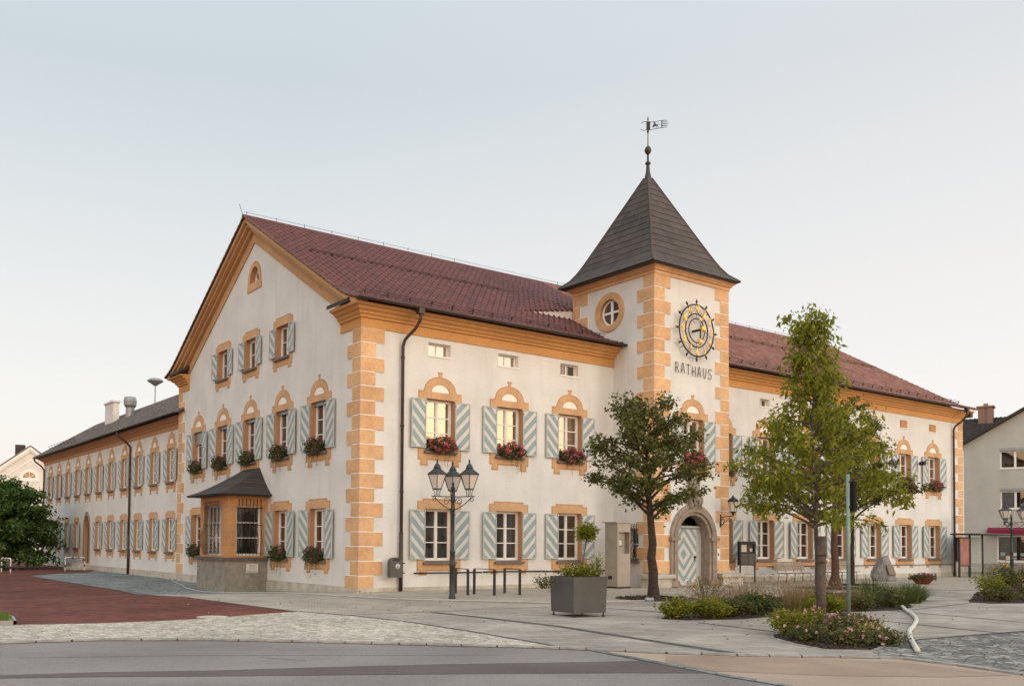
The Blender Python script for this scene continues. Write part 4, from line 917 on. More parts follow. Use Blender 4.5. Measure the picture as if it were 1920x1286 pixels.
sheet('cobbled_parking', [(-1.75, -18.33), (-.9, -17.75), (.22, -17.37), (2.66, -17.43), (4.84, -17.61), (30, -19.4), (70, -20), (70, -70), (-2, -70)] + K2[:-1][::-1], 0, 'cobblerough')
def kerbstones(pts, w, z, L=.5):
    b = MB(); P = [Vector(p) for p in pts]
    for p, q in zip(P, P[1:]):
        n = max(1, round((q - p).length / L))
        for i in range(n):
            a, c = p.lerp(q, (i + .025) / n), p.lerp(q, (i + .975) / n); j = R.uniform(-.006, .006)
            b.beam((a.x + j, a.y, gz(a.y) + z - .03 + j * .5), (c.x + j, c.y, gz(c.y) + z - .03), w, .06)
    struct(b.build('kerb', 'kerb'))
kerbstones(K[2:], .16, .012); kerbstones([(-1.75, -18.33), (-1.55, -18.64), (-1.61, -19.46), (-1.83, -20.37), (-2.0, -24)], .14, .010)
strip('kerb_bed', K[1:] + [(-1.55, -18.64), (-1.61, -19.46), (-1.83, -20.37), (-2.0, -24)], .15, -.010, 'asphaltdark')
strip('gutter_line', [(x - .05, y - .09) for x, y in K[1:]], .05, -.016, 'band')
strip('lane_edge', [(-4.81, -15.5), (-5.0, -16.7), (-5.3, -18.4), (-5.38, -19.45), (-5.9, -24)], .15, -.012, 'cobblegrey')
for nm, pts, w, m in (('paving_line', [(-4.79, -7.85), (-3.42, -7.95), (-1.14, -7.95), (1.12, -8.01), (12, -8.0), (19, -7.8)], .06, 'ochre_line'), ('paving_line', [(-5.37, -6.42), (-4.87, -7.93), (-4.65, -9.8), (-4.75, -12.3), (-4.95, -14.21), (-5.02, -14.8)], .09, 'band'),
     ('paving_line', [(-2.75, -8.16), (-2.62, -9.68), (-2.6, -12.28), (-3.0, -14.82), (-3.3, -16.9)], .20, 'band'), ('paving_line', [(2.02, -9.12), (2.4, -11.2)], .10, 'band'), ('paving_line', [(.62, -13.12), (.27, -15.4)], .09, 'band'),
     ('paving_line', [(5.2, -12.9), (3.96, -17.6)], .07, 'band'), ('paving_line', [(8.2, -12.5), (7.0, -17.6)], .06, 'band'), ('paving_line', [(8.9, -13.3), (14.3, -12.5)], .06, 'band'),
     ('paving_line', [(18.96, -7.81), (22.25, -8.93), (40, -9.3)], .10, 'band'), ('paving_line', [(-.9, -17.75), (.22, -17.37), (2.66, -17.43), (4.84, -17.61), (30, -19.4)], .10, 'band'), ('paving_line', BL[:1] + BL[1:], .09, 'band'), ('paving_line', [(-5.15, 5.4), (-3.8, 4.9), (-2.84, 4.33), (0, 4.8)], .05, 'band'),
     ('paving_line', [(-5.42, -6.42)] + BK, .07, 'ochre_line')):
    strip(nm, pts, w, .005, m)
strip('tar_seam', [(-12.5, -12.0), (-10.4, -12.9), (-8.3, -14.1), (-6.4, -15.2)], .018, -.017, 'asphaltdark')
strip('tar_seam', [(-12.0, -15.6), (-10.2, -16.5), (-8.6, -17.6), (-7.4, -18.8)], .015, -.017, 'asphaltdark')
strip('tar_seam', [(-9.6, -13.6), (-9.2, -14.3)], .015, -.016, 'asphaltdark')
# grass corner at the left with stone edging
GP = [(-11.62, -6.82), (-11.45, -5.6), (-11.6, -4.0), (-12.6, -1.5), (-16, 1), (-25, 2), (-25, -3), (-14, -6.35)]
sheet('lawn', GP, .06, 'soil'); strip('kerb', GP[:5], .12, .075, 'kerb', .08); strip('kerb', [GP[0], GP[7], GP[6]], .12, .075, 'kerb', .08)
def inpoly(x, y, P):
    c = False
    for i in range(len(P)):
        (x1, y1), (x2, y2) = P[i - 1], P[i]
        if (y1 > y) != (y2 > y) and x < (x2 - x1) * (y - y1) / (y2 - y1) + x1: c = not c
    return c
b = MB()
for i in range(9000):
    x, y = -11.5 - 4.5 * R.random() ** 1.6, -6.9 + 6 * R.random()
    if not inpoly(x, y, GP): continue
    h = R.uniform(.04, .10); a = R.uniform(0, 6.28); w = .008
    b.add([(x - w * cos(a), y - w * sin(a), .06), (x + w * cos(a), y + w * sin(a), .06), (x + R.uniform(-.04, .04), y + R.uniform(-.04, .04), .06 + h)], [(0, 1, 2)])
o = b.build('grass', 'lawn'); o['kind'] = 'stuff'
tag(o, 'short bright green grass in the kerbed corner at the left edge', 'grass')
# manhole on the boundary of the brick paving
b = MB(); b.lathe([(.33, 0), (.33, .022), (.26, .026), (.0, .026)], (-7.7, -6.98, -.01), 24); tag(b.build('manhole_cover', 'plinth'), 'round rusty manhole cover at the edge of the red brick paving', 'manhole cover')

# ------------------------------------------------------------------ vegetation
def leafquad(b, p, L, W, d=None, droop=.3):
    if d is None:
        a = R.uniform(0, 2 * pi); e = R.uniform(-.9, .5) - droop; d = Vector((cos(a) * cos(e), sin(a) * cos(e), sin(e)))
    u = Vector((R.uniform(-1, 1), R.uniform(-1, 1), R.uniform(-.3, 1))); s = d.cross(u)
    if s.length < 1e-3: return
    s = s.normalized() * W * .5; n = s.cross(d).normalized() * W * .18
    b.add([p, p + d * L * .45 + s + n, p + d * L, p + d * L * .45 - s + n], [(0, 1, 2), (0, 2, 3)])
def tree(name, label, cat, loc, H, z0, crown, r0, leaf, nl, ls, bark='bark', lean=(0, 0), nb=26, group=None, up=.55, lead=.95, droop=.3, rj=(.62, 1.16), zp=.9, twig=.5, rootflare=1.25, cl=1.0, extra=()):
    """crown(z) -> radius"""
    t = thing(name, label, cat, loc, R.uniform(0, .1), group)
    b = MB(); pts = []; rr = []; n = 14; wx = [R.uniform(-.05, .05) for _ in range(n + 1)]; wy = [R.uniform(-.05, .05) for _ in range(n + 1)]
    for i in range(n + 1):
        f = i / n; z = H * lead * f; k = min(1, f * 3)
        pts.append(Vector((lean[0] * f + wx[i] * k, lean[1] * f + wy[i] * k, z))); rr.append(max(.008, r0 * (1 - f) ** .85 * (rootflare if i == 0 else 1)))
    b.tube([pts[0] - Vector((0, 0, .05))] + pts, [rr[0] * 1.15] + rr, 10)
    def trunk(z):
        f = z / (H * lead) * n; i = int(min(n - 1, f)); return pts[i].lerp(pts[i + 1], f - i), rr[i]
    lv = MB(); ga = R.uniform(0, 6.28); tips = []
    for k in range(nb):
        f = (k + R.uniform(0, .6)) / nb; zt = z0 + (H * lead * .96 - z0) * f ** zp
        zt = max(z0, zt); base, br = trunk(zt); ga += 2.4 + R.uniform(-.3, .3)
        el = up + R.uniform(-.18, .25) + .35 * f
        # target: length so that the tip reaches the crown radius at its height
        Lb = .2; rf = R.uniform(*rj)
        while Lb < 6:
            zz = zt + sin(el) * Lb
            if Lb * cos(el) >= crown(min(zz, H)) * rf or zz > H: break
            Lb += .12
        d = Vector((cos(ga) * cos(el), sin(ga) * cos(el), sin(el))); P = [base]; cur = base.copy(); dd = d.copy(); m = 6
        for i in range(m):
            dd = (dd + Vector((R.uniform(-.16, .16), R.uniform(-.16, .16), R.uniform(-.12, .10) - .03 * i))).normalized(); cur = cur + dd * Lb / m; P.append(cur.copy())
        rb = min(br * .7, .012 + .016 * Lb); b.tube(P, [rb * (1 - .85 * i / m) + .003 for i in range(m + 1)], 5, caps=False)
        tips.append((P[-1], dd, .5)); 
        ns = max(2, int(Lb * 3.2))
        for s_ in range(ns):
            f2 = R.uniform(.25, 1); i = min(m - 1, int(f2 * m)); q = P[i].lerp(P[i + 1], f2 * m - i)
            sd = (dd + Vector((R.uniform(-1, 1), R.uniform(-1, 1), R.uniform(-.35, .8)))).normalized(); l2 = R.uniform(.25, .6) * twig * 1.6
            q1 = q + sd * l2 * .5 + Vector((0, 0, R.uniform(-.03, .05))); q2 = q1 + (sd + Vector((R.uniform(-.4, .4), R.uniform(-.4, .4), R.uniform(-.4, .3)))).normalized() * l2 * .5
            b.tube([q, q1, q2], [.007, .005, .003], 4, caps=False); tips += [(q1, sd, .7), (q2, sd, 1)]
    tips += [(pts[-1], Vector((0, 0, 1)), 1), (pts[-2], Vector((0, 0, 1)), 1)] * 2
    ntp = len(tips)
    for i in range(nl):
        c, d, wgt = tips[R.randrange(ntp)]
        p = c + Vector((R.gauss(0, .085), R.gauss(0, .085), R.gauss(0, .065))) * cl - d * R.uniform(0, .3) * twig
        s_ = R.choice((R.uniform(.4, .9), R.uniform(.8, 1.3))); leafquad(lv, p, ls[0] * s_, ls[1] * s_, None, droop)
    b.build('trunk', bark, t); lv.build('crown', leaf, t); return t
def interp(tab):
    def f(z):
        if z <= tab[0][0]: return tab[0][1]
        for (a, x), (c, y) in zip(tab, tab[1:]):
            if z <= c: return x + (y - x) * (z - a) / (c - a)
        return tab[-1][1]
    return f
tree('whitebeam_tree', 'young dark leaved tree in a round soil pit in front of the clock tower', 'tree', (6.5, -6.66, 0), 6.4, 2.35, interp([(2.2, 1.0), (2.9, 1.6), (3.9, 1.8), (4.8, 1.6), (5.6, 1.15), (6.3, .55)]),   .16, 'leafA', 10500, (.125, .078), 'bark', (-.28, .12), nb=50, cl=1.3, rj=(.8, 1.04), up=.45, lead=.9, droop=.2, twig=.5)
tree('cherry_tree', 'bright green young tree with pointed leader beside its grey timber stake', 'tree', (2.34, -14.82, 0), 6.65, 2.0, interp([(1.9, 1.0), (2.4, 1.6), (3.1, 1.8), (3.8, 1.62), (4.3, 1.15), (4.8, .62), (5.3, .42), (5.8, .34), (6.6, .05)]), .058, 'leafB', 11000, (.14, .054), 'bark2', (-.2, .1), nb=66, cl=1.35, rj=(.6, .98), zp=1.15, up=.38, lead=.985, droop=.5, twig=.42, rootflare=1.1)
tree('plaza_tree', 'thick stemmed reddish bark tree behind the bright green one', 'tree', (17.9, -5.6, 0), 7.7, 2.5, interp([(2.2, 1.4), (3.2, 2.1), (4.6, 2.1), (6.0, 1.5), (7.5, .6)]), .16, 'leafC', 11000, (.14, .085), 'bark3', (.3, .1), nb=30, up=.5, lead=.9, rootflare=1.9)
tree('plaza_tree', 'slim stemmed olive leaved tree in front of the right wing windows', 'tree', (21.6, -4.1, 0), 7.3, 2.6, interp([(2.3, 1.2), (3.4, 2.1), (4.8, 2.2), (6.0, 1.6), (7.2, .5)]), .10, 'leafC', 9500, (.14, .08), 'bark', (.3, .1), nb=26, up=.5, lead=.9)
tree('bushy_tree', 'dense dark green bushy tree at the far left end of the side wing', 'tree', (-4.8, 38.5, -.3), 6.0, .3, interp([(.1, 3.4), (1.5, 4.1), (3.0, 4.1), (4.3, 3.2), (5.6, 1.3)]), .25, 'leafD', 34000, (.30, .15), 'bark', (.2, 0), nb=95, rj=(.86, 1.05), up=.25, lead=.85, droop=.4, twig=.9, cl=2.4)
# timber stake and soil pits
b = MB(); b.tube([(0, 0, -.1), (0, 0, .9), (.01, 0, 1.84)], [.095, .09, .088], 9); b.m = 1
for z in (1.30, 1.45): b.lathe([(.112, z), (.112, z + .05)], n=10)
tag(b.build('tree_stake', ['stake', 'bark2'], None, (2.22, -14.93, 0)), 'thick grey timber stake tied to the bright green young tree', 'tree stake')
def pit(c, r, n=22, sq=.8):
    return [(c[0] + r * cos(2 * pi * k / n) * R.uniform(.92, 1.06), c[1] + r * sq * sin(2 * pi * k / n) * R.uniform(.92, 1.06)) for k in range(n)]
def soilmound(name, poly, h, m='soil', n=900, label=None):
    o = sheet(name, poly, .009, m)
    b = MB(); xs = [p[0] for p in poly]; ys_ = [p[1] for p in poly]
    for i in range(n):
        x, y = R.uniform(min(xs), max(xs)), R.uniform(min(ys_), max(ys_))
        if not inpoly(x, y, poly): continue
        s = R.uniform(.015, .05); vs = [Vector((x, y, .01 + s * .2)) + Vector((R.uniform(-1, 1), R.uniform(-1, 1), R.uniform(-.6, 1))).normalized() * s for _ in range(4)]
        b.add(vs, [(0, 1, 2), (0, 3, 1), (1, 3, 2), (2, 3, 0)])
    c = b.build(name + '_clods', m, o); return o
soilmound('soil', pit((6.5, -6.75), 1.35), .04); soilmound('soil', pit((17.9, -5.6), 1.6), .04); soilmound('soil', pit((21.6, -4.1), 1.1), .04)
def grassclump(label, loc, h, spread, n, m, group, w=.010, heads=None, rad0=.22):
    t = thing('ornamental_grass', label, 'ornamental grass', loc, 0, group); b = MB(); hb = MB()
    for i in range(n):
        a = R.uniform(0, 2 * pi); r = rad0 * math.sqrt(R.random()); L = h * R.uniform(.55, 1.05); sp = spread * R.uniform(.1, 1)
        a2 = a + R.uniform(-.5, .5); o = Vector((cos(a) * r, sin(a) * r, 0)); dirn = Vector((cos(a2), sin(a2), 0)); P = []
        for k in range(5): f = k / 4; P.append(o + dirn * sp * f ** 1.6 + Vector((0, 0, L * (f - .28 * f * f * (sp / max(.1, h)) * 1.6))))
        s = Vector((-dirn.y, dirn.x, 0)) * w * R.uniform(.7, 1.2); vs = []
        for k, p in enumerate(P[:-1]): q = s * (1 - k / 5); vs += [p - q, p + q]
        vs.append(P[-1]); b.add(vs, [(0, 1, 3, 2), (2, 3, 5, 4), (4, 5, 7, 6), (6, 7, 8)])
        if heads and R.random() < .25: 
            for _ in range(5): leafquad(hb, P[-1] + Vector((R.gauss(0, .02), R.gauss(0, .02), R.gauss(0, .05))), .04, .02)
    b.build('blades', m, t)
    if heads: hb.build('seed_heads', heads, t)
    return t
def shrub(name, label, cat, loc, rx, ry, h, n, m, ls, group=None, flowers=None, nf=0, fs=.05, stems=18, top=False, seed_up=.2, fill=.75):
    t = thing(name, label, cat, loc, R.uniform(0, 3), group); b = MB(); st = MB(); T = []
    for i in range(stems):
        a = R.uniform(0, 2 * pi); r = math.sqrt(R.random()); hh = h * (1 - .45 * r * r) * R.uniform(.75, 1.08); e = Vector((rx * r * cos(a), ry * r * sin(a), hh)); m_ = e * .5 + Vector((R.uniform(-.04, .04), R.uniform(-.04, .04), .05))
        st.tube([(e.x * .3, e.y * .3, 0), m_, e], [.008, .006, .003], 4, caps=False); T.append((m_, e))
    for i in range(n):
        m_, e = T[R.randrange(stems)]; f = R.random() ** .6; p = m_.lerp(e, f) * (1 if R.random() < .6 else R.uniform(.3, 1)) + Vector((R.gauss(0, .07), R.gauss(0, .07), R.gauss(0, .05)))
        p.z = max(.01, p.z); leafquad(b, p, ls[0] * R.uniform(.6, 1.2), ls[1] * R.uniform(.6, 1.2), None, -seed_up)
    st.build('stems', 'leafG', t); b.build('foliage', m, t)
    if flowers:
        f = MB()
        for i in range(nf):
            m_, e = T[R.randrange(stems)]; c = m_.lerp(e, R.uniform(.5, 1.05)) + Vector((R.gauss(0, .05), R.gauss(0, .05), R.gauss(.02, .04))); c.z = max(.05, c.z)
            for k in range(9): 
                v = Vector((R.gauss(0, 1), R.gauss(0, 1), R.gauss(.3, 1))).normalized(); leafquad(f, c, fs, fs * .9, v)
        f.build('flowers', flowers, t)
    return t
# planting beds
BED1 = [(.66, -12.07), (.9, -12.6), (2.26, -13.0), (4.93, -12.75), (8.5, -13.2), (9.89, -12.79), (17, -8.4), (14, -6.9), (8.34, -8.9), (1.87, -11.3)]
soilmound('flower_bed_soil', BED1, .03, n=2500)
BED2 = [(-.75, -15.85), (-1.35, -16.7), (-1.65, -17.45), (-1.1, -17.9), (-.19, -17.6), (.59, -16.9), (1.2, -16.1), (3.1, -15.1), (2.9, -14.2), (1.7, -14.3), (.35, -15.4)]
soilmound('flower_bed_soil', BED2, .03, n=3500); strip('kerb', BED2 + BED2[:1], .06, .012, 'kerb', .02)
BED3 = [(13.8, -12.4), (13.6, -13.1), (14.96, -13.6), (20, -13.5), (26, -11), (24, -9.3), (20.4, -9.6)]
soilmound('flower_bed_soil', BED3, .03, n=1500)
g1 = 'low leafy plants along the long flower bed'
for i, (x, y, rx, h, lab) in enumerate([(1.15, -12.1, .5, .42, 'round leafy green plant at the left tip of the long flower bed'), (1.85, -12.45, .5, .42, 'second leafy green plant from the left tip of the long flower bed'),
       (2.7, -12.35, .55, .40, 'low dull green plant right of the two round leafy ones'), (3.7, -12.3, .65, .48, 'wide yellow-green plant before the dry grasses'),
       (6.1, -12.6, .5, .42, 'low green plant left of the timber stake'), (9.3, -12.5, .6, .5, 'dark green plant right of the green pole')]):
    shrub('leafy_plant', lab, 'plant', (x, y, 0), rx, rx * .8, h, 1300, 'leafB' if i in (0, 1, 4) else ('grassblade' if i == 3 else 'leafC'), (.085, .055), g1, 'petalY' if i in (3, 4) else None, 10, .03, stems=26)
g2 = 'dry brown grasses in the long flower bed'
for i, (x, y, h, lab) in enumerate([(2.9, -11.4, .95, 'thin dry grass tuft nearest the left tip of the bed'), (4.3, -11.2, 1.0, 'dry grass tuft in front of the striped door'), (5.3, -12.2, 1.15, 'tall straw coloured grass in the middle of the bed'),
       (4.9, -11.3, 1.25, 'tallest dry grass below the notice case'), (6.0, -11.8, 1.1, 'dry grass tuft below the left bench'), (7.2, -12.4, .95, 'dry grass tuft just left of the timber stake'), (7.4, -11.0, 1.0, 'dry grass tuft behind the timber stake')]):
    grassclump(lab, (x, y, 0), h * .82, .5, 230, 'dry', g2, .006, 'dry', .38)
    shrub('leafy_plant', 'green leafy growth under the ' + lab, 'plant', (x + .1, y - .35, 0), .48, .34, .40, 900, 'leafC' if i % 2 else 'leafB', (.07, .04), g1, 'petalY' if i % 3 == 0 else None, 6, .03, stems=24)
g3 = 'green arching grasses in the long flower bed'
for i, (x, y, h, lab) in enumerate([(8.3, -12.3, .75, 'green grass clump right of the timber stake'), (10.2, -11.5, .95, 'tall green grass clump at the foot of the thick stemmed tree'), (10.6, -12.0, .75, 'arching green grass clump beside the start of the white pipe'), (11.7, -11.8, .8, 'large arching green grass clump at the right end of the bed'), (12.9, -11.3, .6, 'brownish green grass clump at the right end of the bed')]):
    grassclump(lab, (x, y, 0), h, .75, 420, 'grassblade', g3, .011, None, .25)
shrub('flowering_plant', 'wispy yellow flowered plant among the dry grasses', 'plant', (4.1, -10.6, 0), .9, .5, .95, 500, 'leafC', (.06, .03), None, 'petalY', 16, .035, stems=40)
shrub('flowering_plant', 'yellow flowered plant left of the timber stake', 'plant', (6.6, -12.2, 0), .5, .4, .7, 700, 'leafC', (.06, .03), None, 'petalY', 14, .04, stems=30)
g4 = 'rose bushes in the front flower bed'
for (x, y, rx, h, n, nf, lab) in [(-.05, -15.7, .52, .62, 1900, 5, 'tall light green rose bush at the left of the front bed'), (1.3, -15.2, .45, .50, 1500, 22, 'rose bush with dense pink blooms at the foot of the stake'), (.35, -16.5, .55, .48, 1800, 22, 'dark green rose bush with scattered pink blooms left of the pole'), (2.0, -15.6, .4, .45, 900, 18, 'rose bush with dense pink blooms behind the pole'),
       (.2, -17.1, .45, .33, 1200, 16, 'low rose bush at the front tip of the bed'), (1.3, -16.3, .4, .42, 1100, 20, 'pale pink rose bush right of the pole'), (-.7, -17.25, .42, .32, 900, 14, 'low rose bush beside the kerb'), (-.75, -16.55, .40, .36, 900, 8, 'small leafy rose bush at the left corner of the front bed'), (-.1, -17.55, .36, .30, 800, 12, 'tiny rose bush nearest the kerb in the front bed')]:
    shrub('rose_bush', lab, 'rose bush', (x, y, 0), rx, rx * .9, h * .76, n + 300, 'leafB' if n in (1900, 1500, 1200) else 'leafC', (.055, .036), g4, 'petalPale', int(nf * 1.5), .038, stems=26)
g5 = 'plants in the right hand bed'
for (x, y, rx, h, n, m, fl, nf, lab) in [(15.3, -12.3, .6, 1.0, 900, 'leafB', None, 0, 'loose tall green plant at the left tip of the right bed'), (16.9, -12.0, .75, 1.25, 2200, 'leafC', 'petalY', 10, 'dense dark green plant with orange flowers in the right bed'), (18.4, -12.2, .8, 1.1, 1800, 'leafC', 'petalY', 10, 'green plant with orange flowers at the right picture edge'), (15.0, -12.9, .5, .45, 900, 'leafC', None, 0, 'low brown-green plant at the edge of the right bed'), (16.6, -13.1, .7, .5, 1300, 'leafA', None, 0, 'low dark plant in front of the orange flowers')]:
    shrub('garden_plant', lab, 'plant', (x, y, 0), rx, rx * .8, h, n, m, (.09, .045), g5, fl, nf, .045, stems=22)

b = MB()
for i in range(420):
    cx_, cy_, sp_ = [(6.5, -6.7, 2.2), (2.0, -14.8, 1.8), (18, -5.6, 2.5), (8, -12, 3.5), (-2, -6, 5)][i % 5]
    x, y = R.gauss(cx_, sp_), R.gauss(cy_, sp_ * .7)
    if y > -.3 or (x < -4 and y < -12): continue
    leafquad(b, Vector((x, y, .012)), .06, .035, Vector((R.uniform(-1, 1), R.uniform(-1, 1), R.uniform(0, .12))).normalized())
o = b.build('fallen_leaves', 'dry'); o['kind'] = 'stuff'; tag(o, 'scattered dry fallen leaves on the paving around the trees and beds', 'leaves')
# ------------------------------------------------------------------ window flower boxes
def flowerbox_meshes(seed, m, dens, trail, width=.95, fd=58):
    R.seed(seed); b = MB(); b.box(-width / 2, width / 2, -.20, -.02, 0, .15); box = b.build('box', 'bark')
    f = MB(); g = MB()
    for i in range(int(900 * dens)):
        u = R.uniform(-width / 2 - .08, width / 2 + .08); k = 1 - (abs(u) / (width / 2 + .15)) ** 2
        p = Vector((u, -.15 + R.gauss(0, .10), .12 + R.uniform(-.24, .36) * k)); leafquad(g, p, .08, .06, None, -.2)
    for i in range(int(fd * dens)):
        u = R.uniform(-width / 2 - .08, width / 2 + .1); c = Vector((u, -.20 + R.gauss(0, .09), .2 + R.uniform(-.30, .32) * (1 - abs(u))))
        for k in range(22): v = Vector((R.gauss(0, 1), R.gauss(-.3, 1), R.gauss(.2, 1))).normalized(); leafquad(f, c + v * .025, .04, .036, v)
    for s in range(trail):
        u = R.uniform(-width / 2, width / 2); L = R.uniform(.25, .75); P = [Vector((u, -.22, .05))]
        for k in range(5): P.append(P[-1] + Vector((R.uniform(-.05, .05), R.uniform(-.03, .02), -L / 5)))
        g.tube(P, .004, 3, caps=False)
        for k in range(14): q = P[R.randrange(5)]; leafquad(g, q + Vector((R.gauss(0, .025), R.gauss(0, .02), R.gauss(0, .06))), .04, .02)
    fo = g.build('foliage', 'leafG'); fl = f.build('flowers', m); return box, fo, fl
variants = [flowerbox_meshes(11, 'petalR', 1.15, 5), flowerbox_meshes(12, 'petalR', 1.0, 6), flowerbox_meshes(13, 'petalP', 1.2, 4), flowerbox_meshes(14, 'petalM', .95, 10, fd=24), flowerbox_meshes(15, 'petalM', .8, 7, fd=20)]
def flowerbox(v, loc, rz, label, group):
    t = thing('flower_box', label, 'flower box', loc, rz, group)
    for o in variants[v]: c = o.copy(); C.objects.link(c); c.parent = t
gA = 'geranium boxes on the upper front windows'; gB = 'geranium boxes on the gable windows'
for c, v, lab in [(3.17, 0, 'red and pink geranium box under the upper front window above the left lamp'), (6.27, 1, 'red geranium box under the second upper front window from the corner'), (9.27, 2, 'pink geranium box under the upper front window just left of the dark leaved tree'),
        (18.43, 2, 'pink geranium box just right of the clock tower'), (24.47, 0, 'red geranium box behind the bright green tree crown'), (30.51, 1, 'red geranium box at the right edge of the tree crowns'), (33.53, 0, 'full red-pink geranium box on the last but one upper window'), (36.55, 2, 'full pink geranium box with hanging stems on the last upper window')]:
    flowerbox(v, (c, 0, UF[0] - .02), FRONT, lab, gA)
flowerbox(0, (TC, TY0, UF[0] - .02), FRONT, 'red and pink geranium box on the tower window above the arched door', gA)
for y, v, lab in [(2.9, 3, 'upper gable geranium box nearest the corner'), (5.85, 3, 'upper gable geranium box right of the bay roof'), (8.83, 4, 'upper gable geranium box directly above the bay roof'), (11.73, 3, 'upper gable geranium box second from the left'), (14.63, 4, 'leftmost upper gable geranium box')]:
    flowerbox(v, (0, y, UF[0] - .02), WEST, lab, gB)
for y, v, lab in [(2.9, 3, 'ground floor geranium box nearest the building corner'), (5.85, 4, 'ground floor geranium box beside the bay'), (14.63, 4, 'ground floor geranium box left of the bay')]:
    flowerbox(v, (0, y, GF[0] - .02), WEST, lab, gB)
for tr in variants:
    for o in tr: bpy.data.objects.remove(o)
R.seed(99)

# ------------------------------------------------------------------ street furniture
def lamp(loc, ang, label, group):
    t = thing('street_lamp', label, 'street lamp', loc, ang, group)
    b = MB(); b.lathe([(.105, 0), (.105, .05), (.088, .08), (.085, .95), (.10, .97), (.10, 1.02), (.078, 1.06), (.072, 1.32), (.088, 1.34), (.088, 1.39), (.058, 1.42), (.052, 2.55), (.072, 2.57), (.072, 2.63), (.055, 2.66), (.055, 2.82), (.075, 2.86), (.07, 3.0), (.05, 3.04), (.05, 3.2), (.068, 3.22), (.05, 3.27), (.03, 3.31), (.045, 3.36), (.0, 3.44)], n=16)
    b.build('pole', 'lampiron', t)
    for k in range(3):
        a = pi / 2 + k * 2 * pi / 3; d = Vector((cos(a), sin(a), 0)); s = Vector((-sin(a), cos(a), 0)); Z = Vector((0, 0, 1)); r = .54
        b = MB(); b.tube([d * .03 + Z * 2.98, d * .72 + Z * 2.98], .016, 6); b.tube([d * .06 + Z * 2.60] + [d * (.06 + .46 * f) + Z * (2.60 + .26 * f ** 1.4 + .0) for f in (.25, .5, .75, 1)] + [d * .60 + Z * 2.95], .014, 6)
        def spiral(c, r0, r1, a0, turns, flip=1):
            return [c + d * (cos(a0 + flip * t * turns * 2 * pi / 14) * (r0 + (r1 - r0) * t / 14)) + Z * (sin(a0 + flip * t * turns * 2 * pi / 14) * (r0 + (r1 - r0) * t / 14)) for t in range(15)]
        b.tube(spiral(d * .21 + Z * 2.84, .12, .03, pi, 1.5, -1), .011, 5); b.tube(spiral(d * .62 + Z * 2.89, .075, .02, pi / 2, 1.3, -1), .010, 5)
        c = d * r
        for q in range(4): aa = q * pi / 2 + a + pi / 4; e = Vector((cos(aa), sin(aa), 0)); b.tube([c + e * .075 + Z * 2.99, c + e * .085 + Z * 3.12, c + e * .12 + Z * 3.20], .011, 5)
        b.build('bracket', 'lampiron', t)
        b = MB(); b.lathe([(.135, 3.20), (.295, 3.62)], tuple(c), 6, a, smooth=False); ln = b.build('lantern', 'lampglass', t)
        b = MB(); b.lathe([(.15, 3.17), (.15, 3.205), (.10, 3.205)], tuple(c), 6, a, smooth=False)
        for q in range(6): aa = a + q * pi / 3; e = Vector((cos(aa), sin(aa), 0)); b.tube([c + e * .142 + Z * 3.2, c + e * .30 + Z * 3.62], .011, 4)
        b.lathe([(.32, 3.60), (.325, 3.625), (.14, 3.76), (.115, 3.79), (.13, 3.80), (.08, 3.89), (.035, 3.94), (.02, 3.96), (.035, 3.99), (.03, 4.02), (.0, 4.08)], tuple(c), 6, a, smooth=False); b.build('lantern_frame', 'lampiron', ln)
    return t
l1 = lamp((.76, -4.1, 0), rad(-35), 'three armed lantern post standing before the left front windows', 'three armed lantern posts')
dup(l1, (38.9, -2.95, 0), rad(-35), 'three armed lantern post in front of the shop at the right edge', 'three armed lantern posts')
for i, (a, c) in enumerate([((2.45, -1.75), (2.2, -2.75)), ((2.8, -2.5), (2.94, -3.35)), ((4.09, -2.45), (3.85, -3.5))]):
    if i == 0: a, c = (2.5, -1.9), (2.28, -2.85)
    t = thing('bike_rack', ['flat steel bicycle hoop half hidden behind the lantern post', 'middle flat steel bicycle hoop between lamp and planter', 'flat steel bicycle hoop nearest the planter'][i], 'bicycle stand', (a[0], a[1], 0), 0, 'bicycle hoops')
    d = Vector((c[0] - a[0], c[1] - a[1], 0)); b = MB()
    b.beam((0, 0, 0), (0, 0, .80), .075, .05, tuple(d)); b.build('post', 'iron', t); b = MB(); b.beam(d, d + Vector((0, 0, .80)), .075, .05, tuple(d)); b.build('post', 'iron', t)
    b = MB(); b.beam((0, 0, .812), d + Vector((0, 0, .812)), .05, .022); b.build('top_bar', 'iron', t)
# litter bin on the downpipe
t = thing('litter_bin', 'grey-brown round topped litter bin hung on the left downpipe', 'litter bin', (1.16, -.26, 0))
b = MB(); seg = [(-.23, .48), (.23, .48), (.23, .98)] + arc(0, .98, .23, 0, pi, 14, .16)[1:-1] + [(-.23, .98)]
b.plate(seg, (), -.30 + .30, .17); b.v = [(x, y + .0, z) for x, y, z in b.v]; b.build('bin_body', 'planter', t)
b = MB(); b.lathe([(.085, 0), (.085, .006)], n=20); b.v = [(x + .06, -.171 - z, y + .84) for x, y, z in b.v]; b.m = 1; b.box(.035, .05, -.181, -.176, .80, .88); b.box(.07, .085, -.181, -.176, .80, .88); b.box(.045, .075, -.181, -.176, .795, .81); b.build('emblem', ['signwhite', 'iron'], t, recalc=True)
b = MB(); b.box(-.13, .13, -.172, -.10, 1.02, 1.09); b.box(.2, .42, -.05, .05, .6, .64); b.box(.2, .42, -.05, .05, .92, .96); b.build('bracket', 'iron', t)
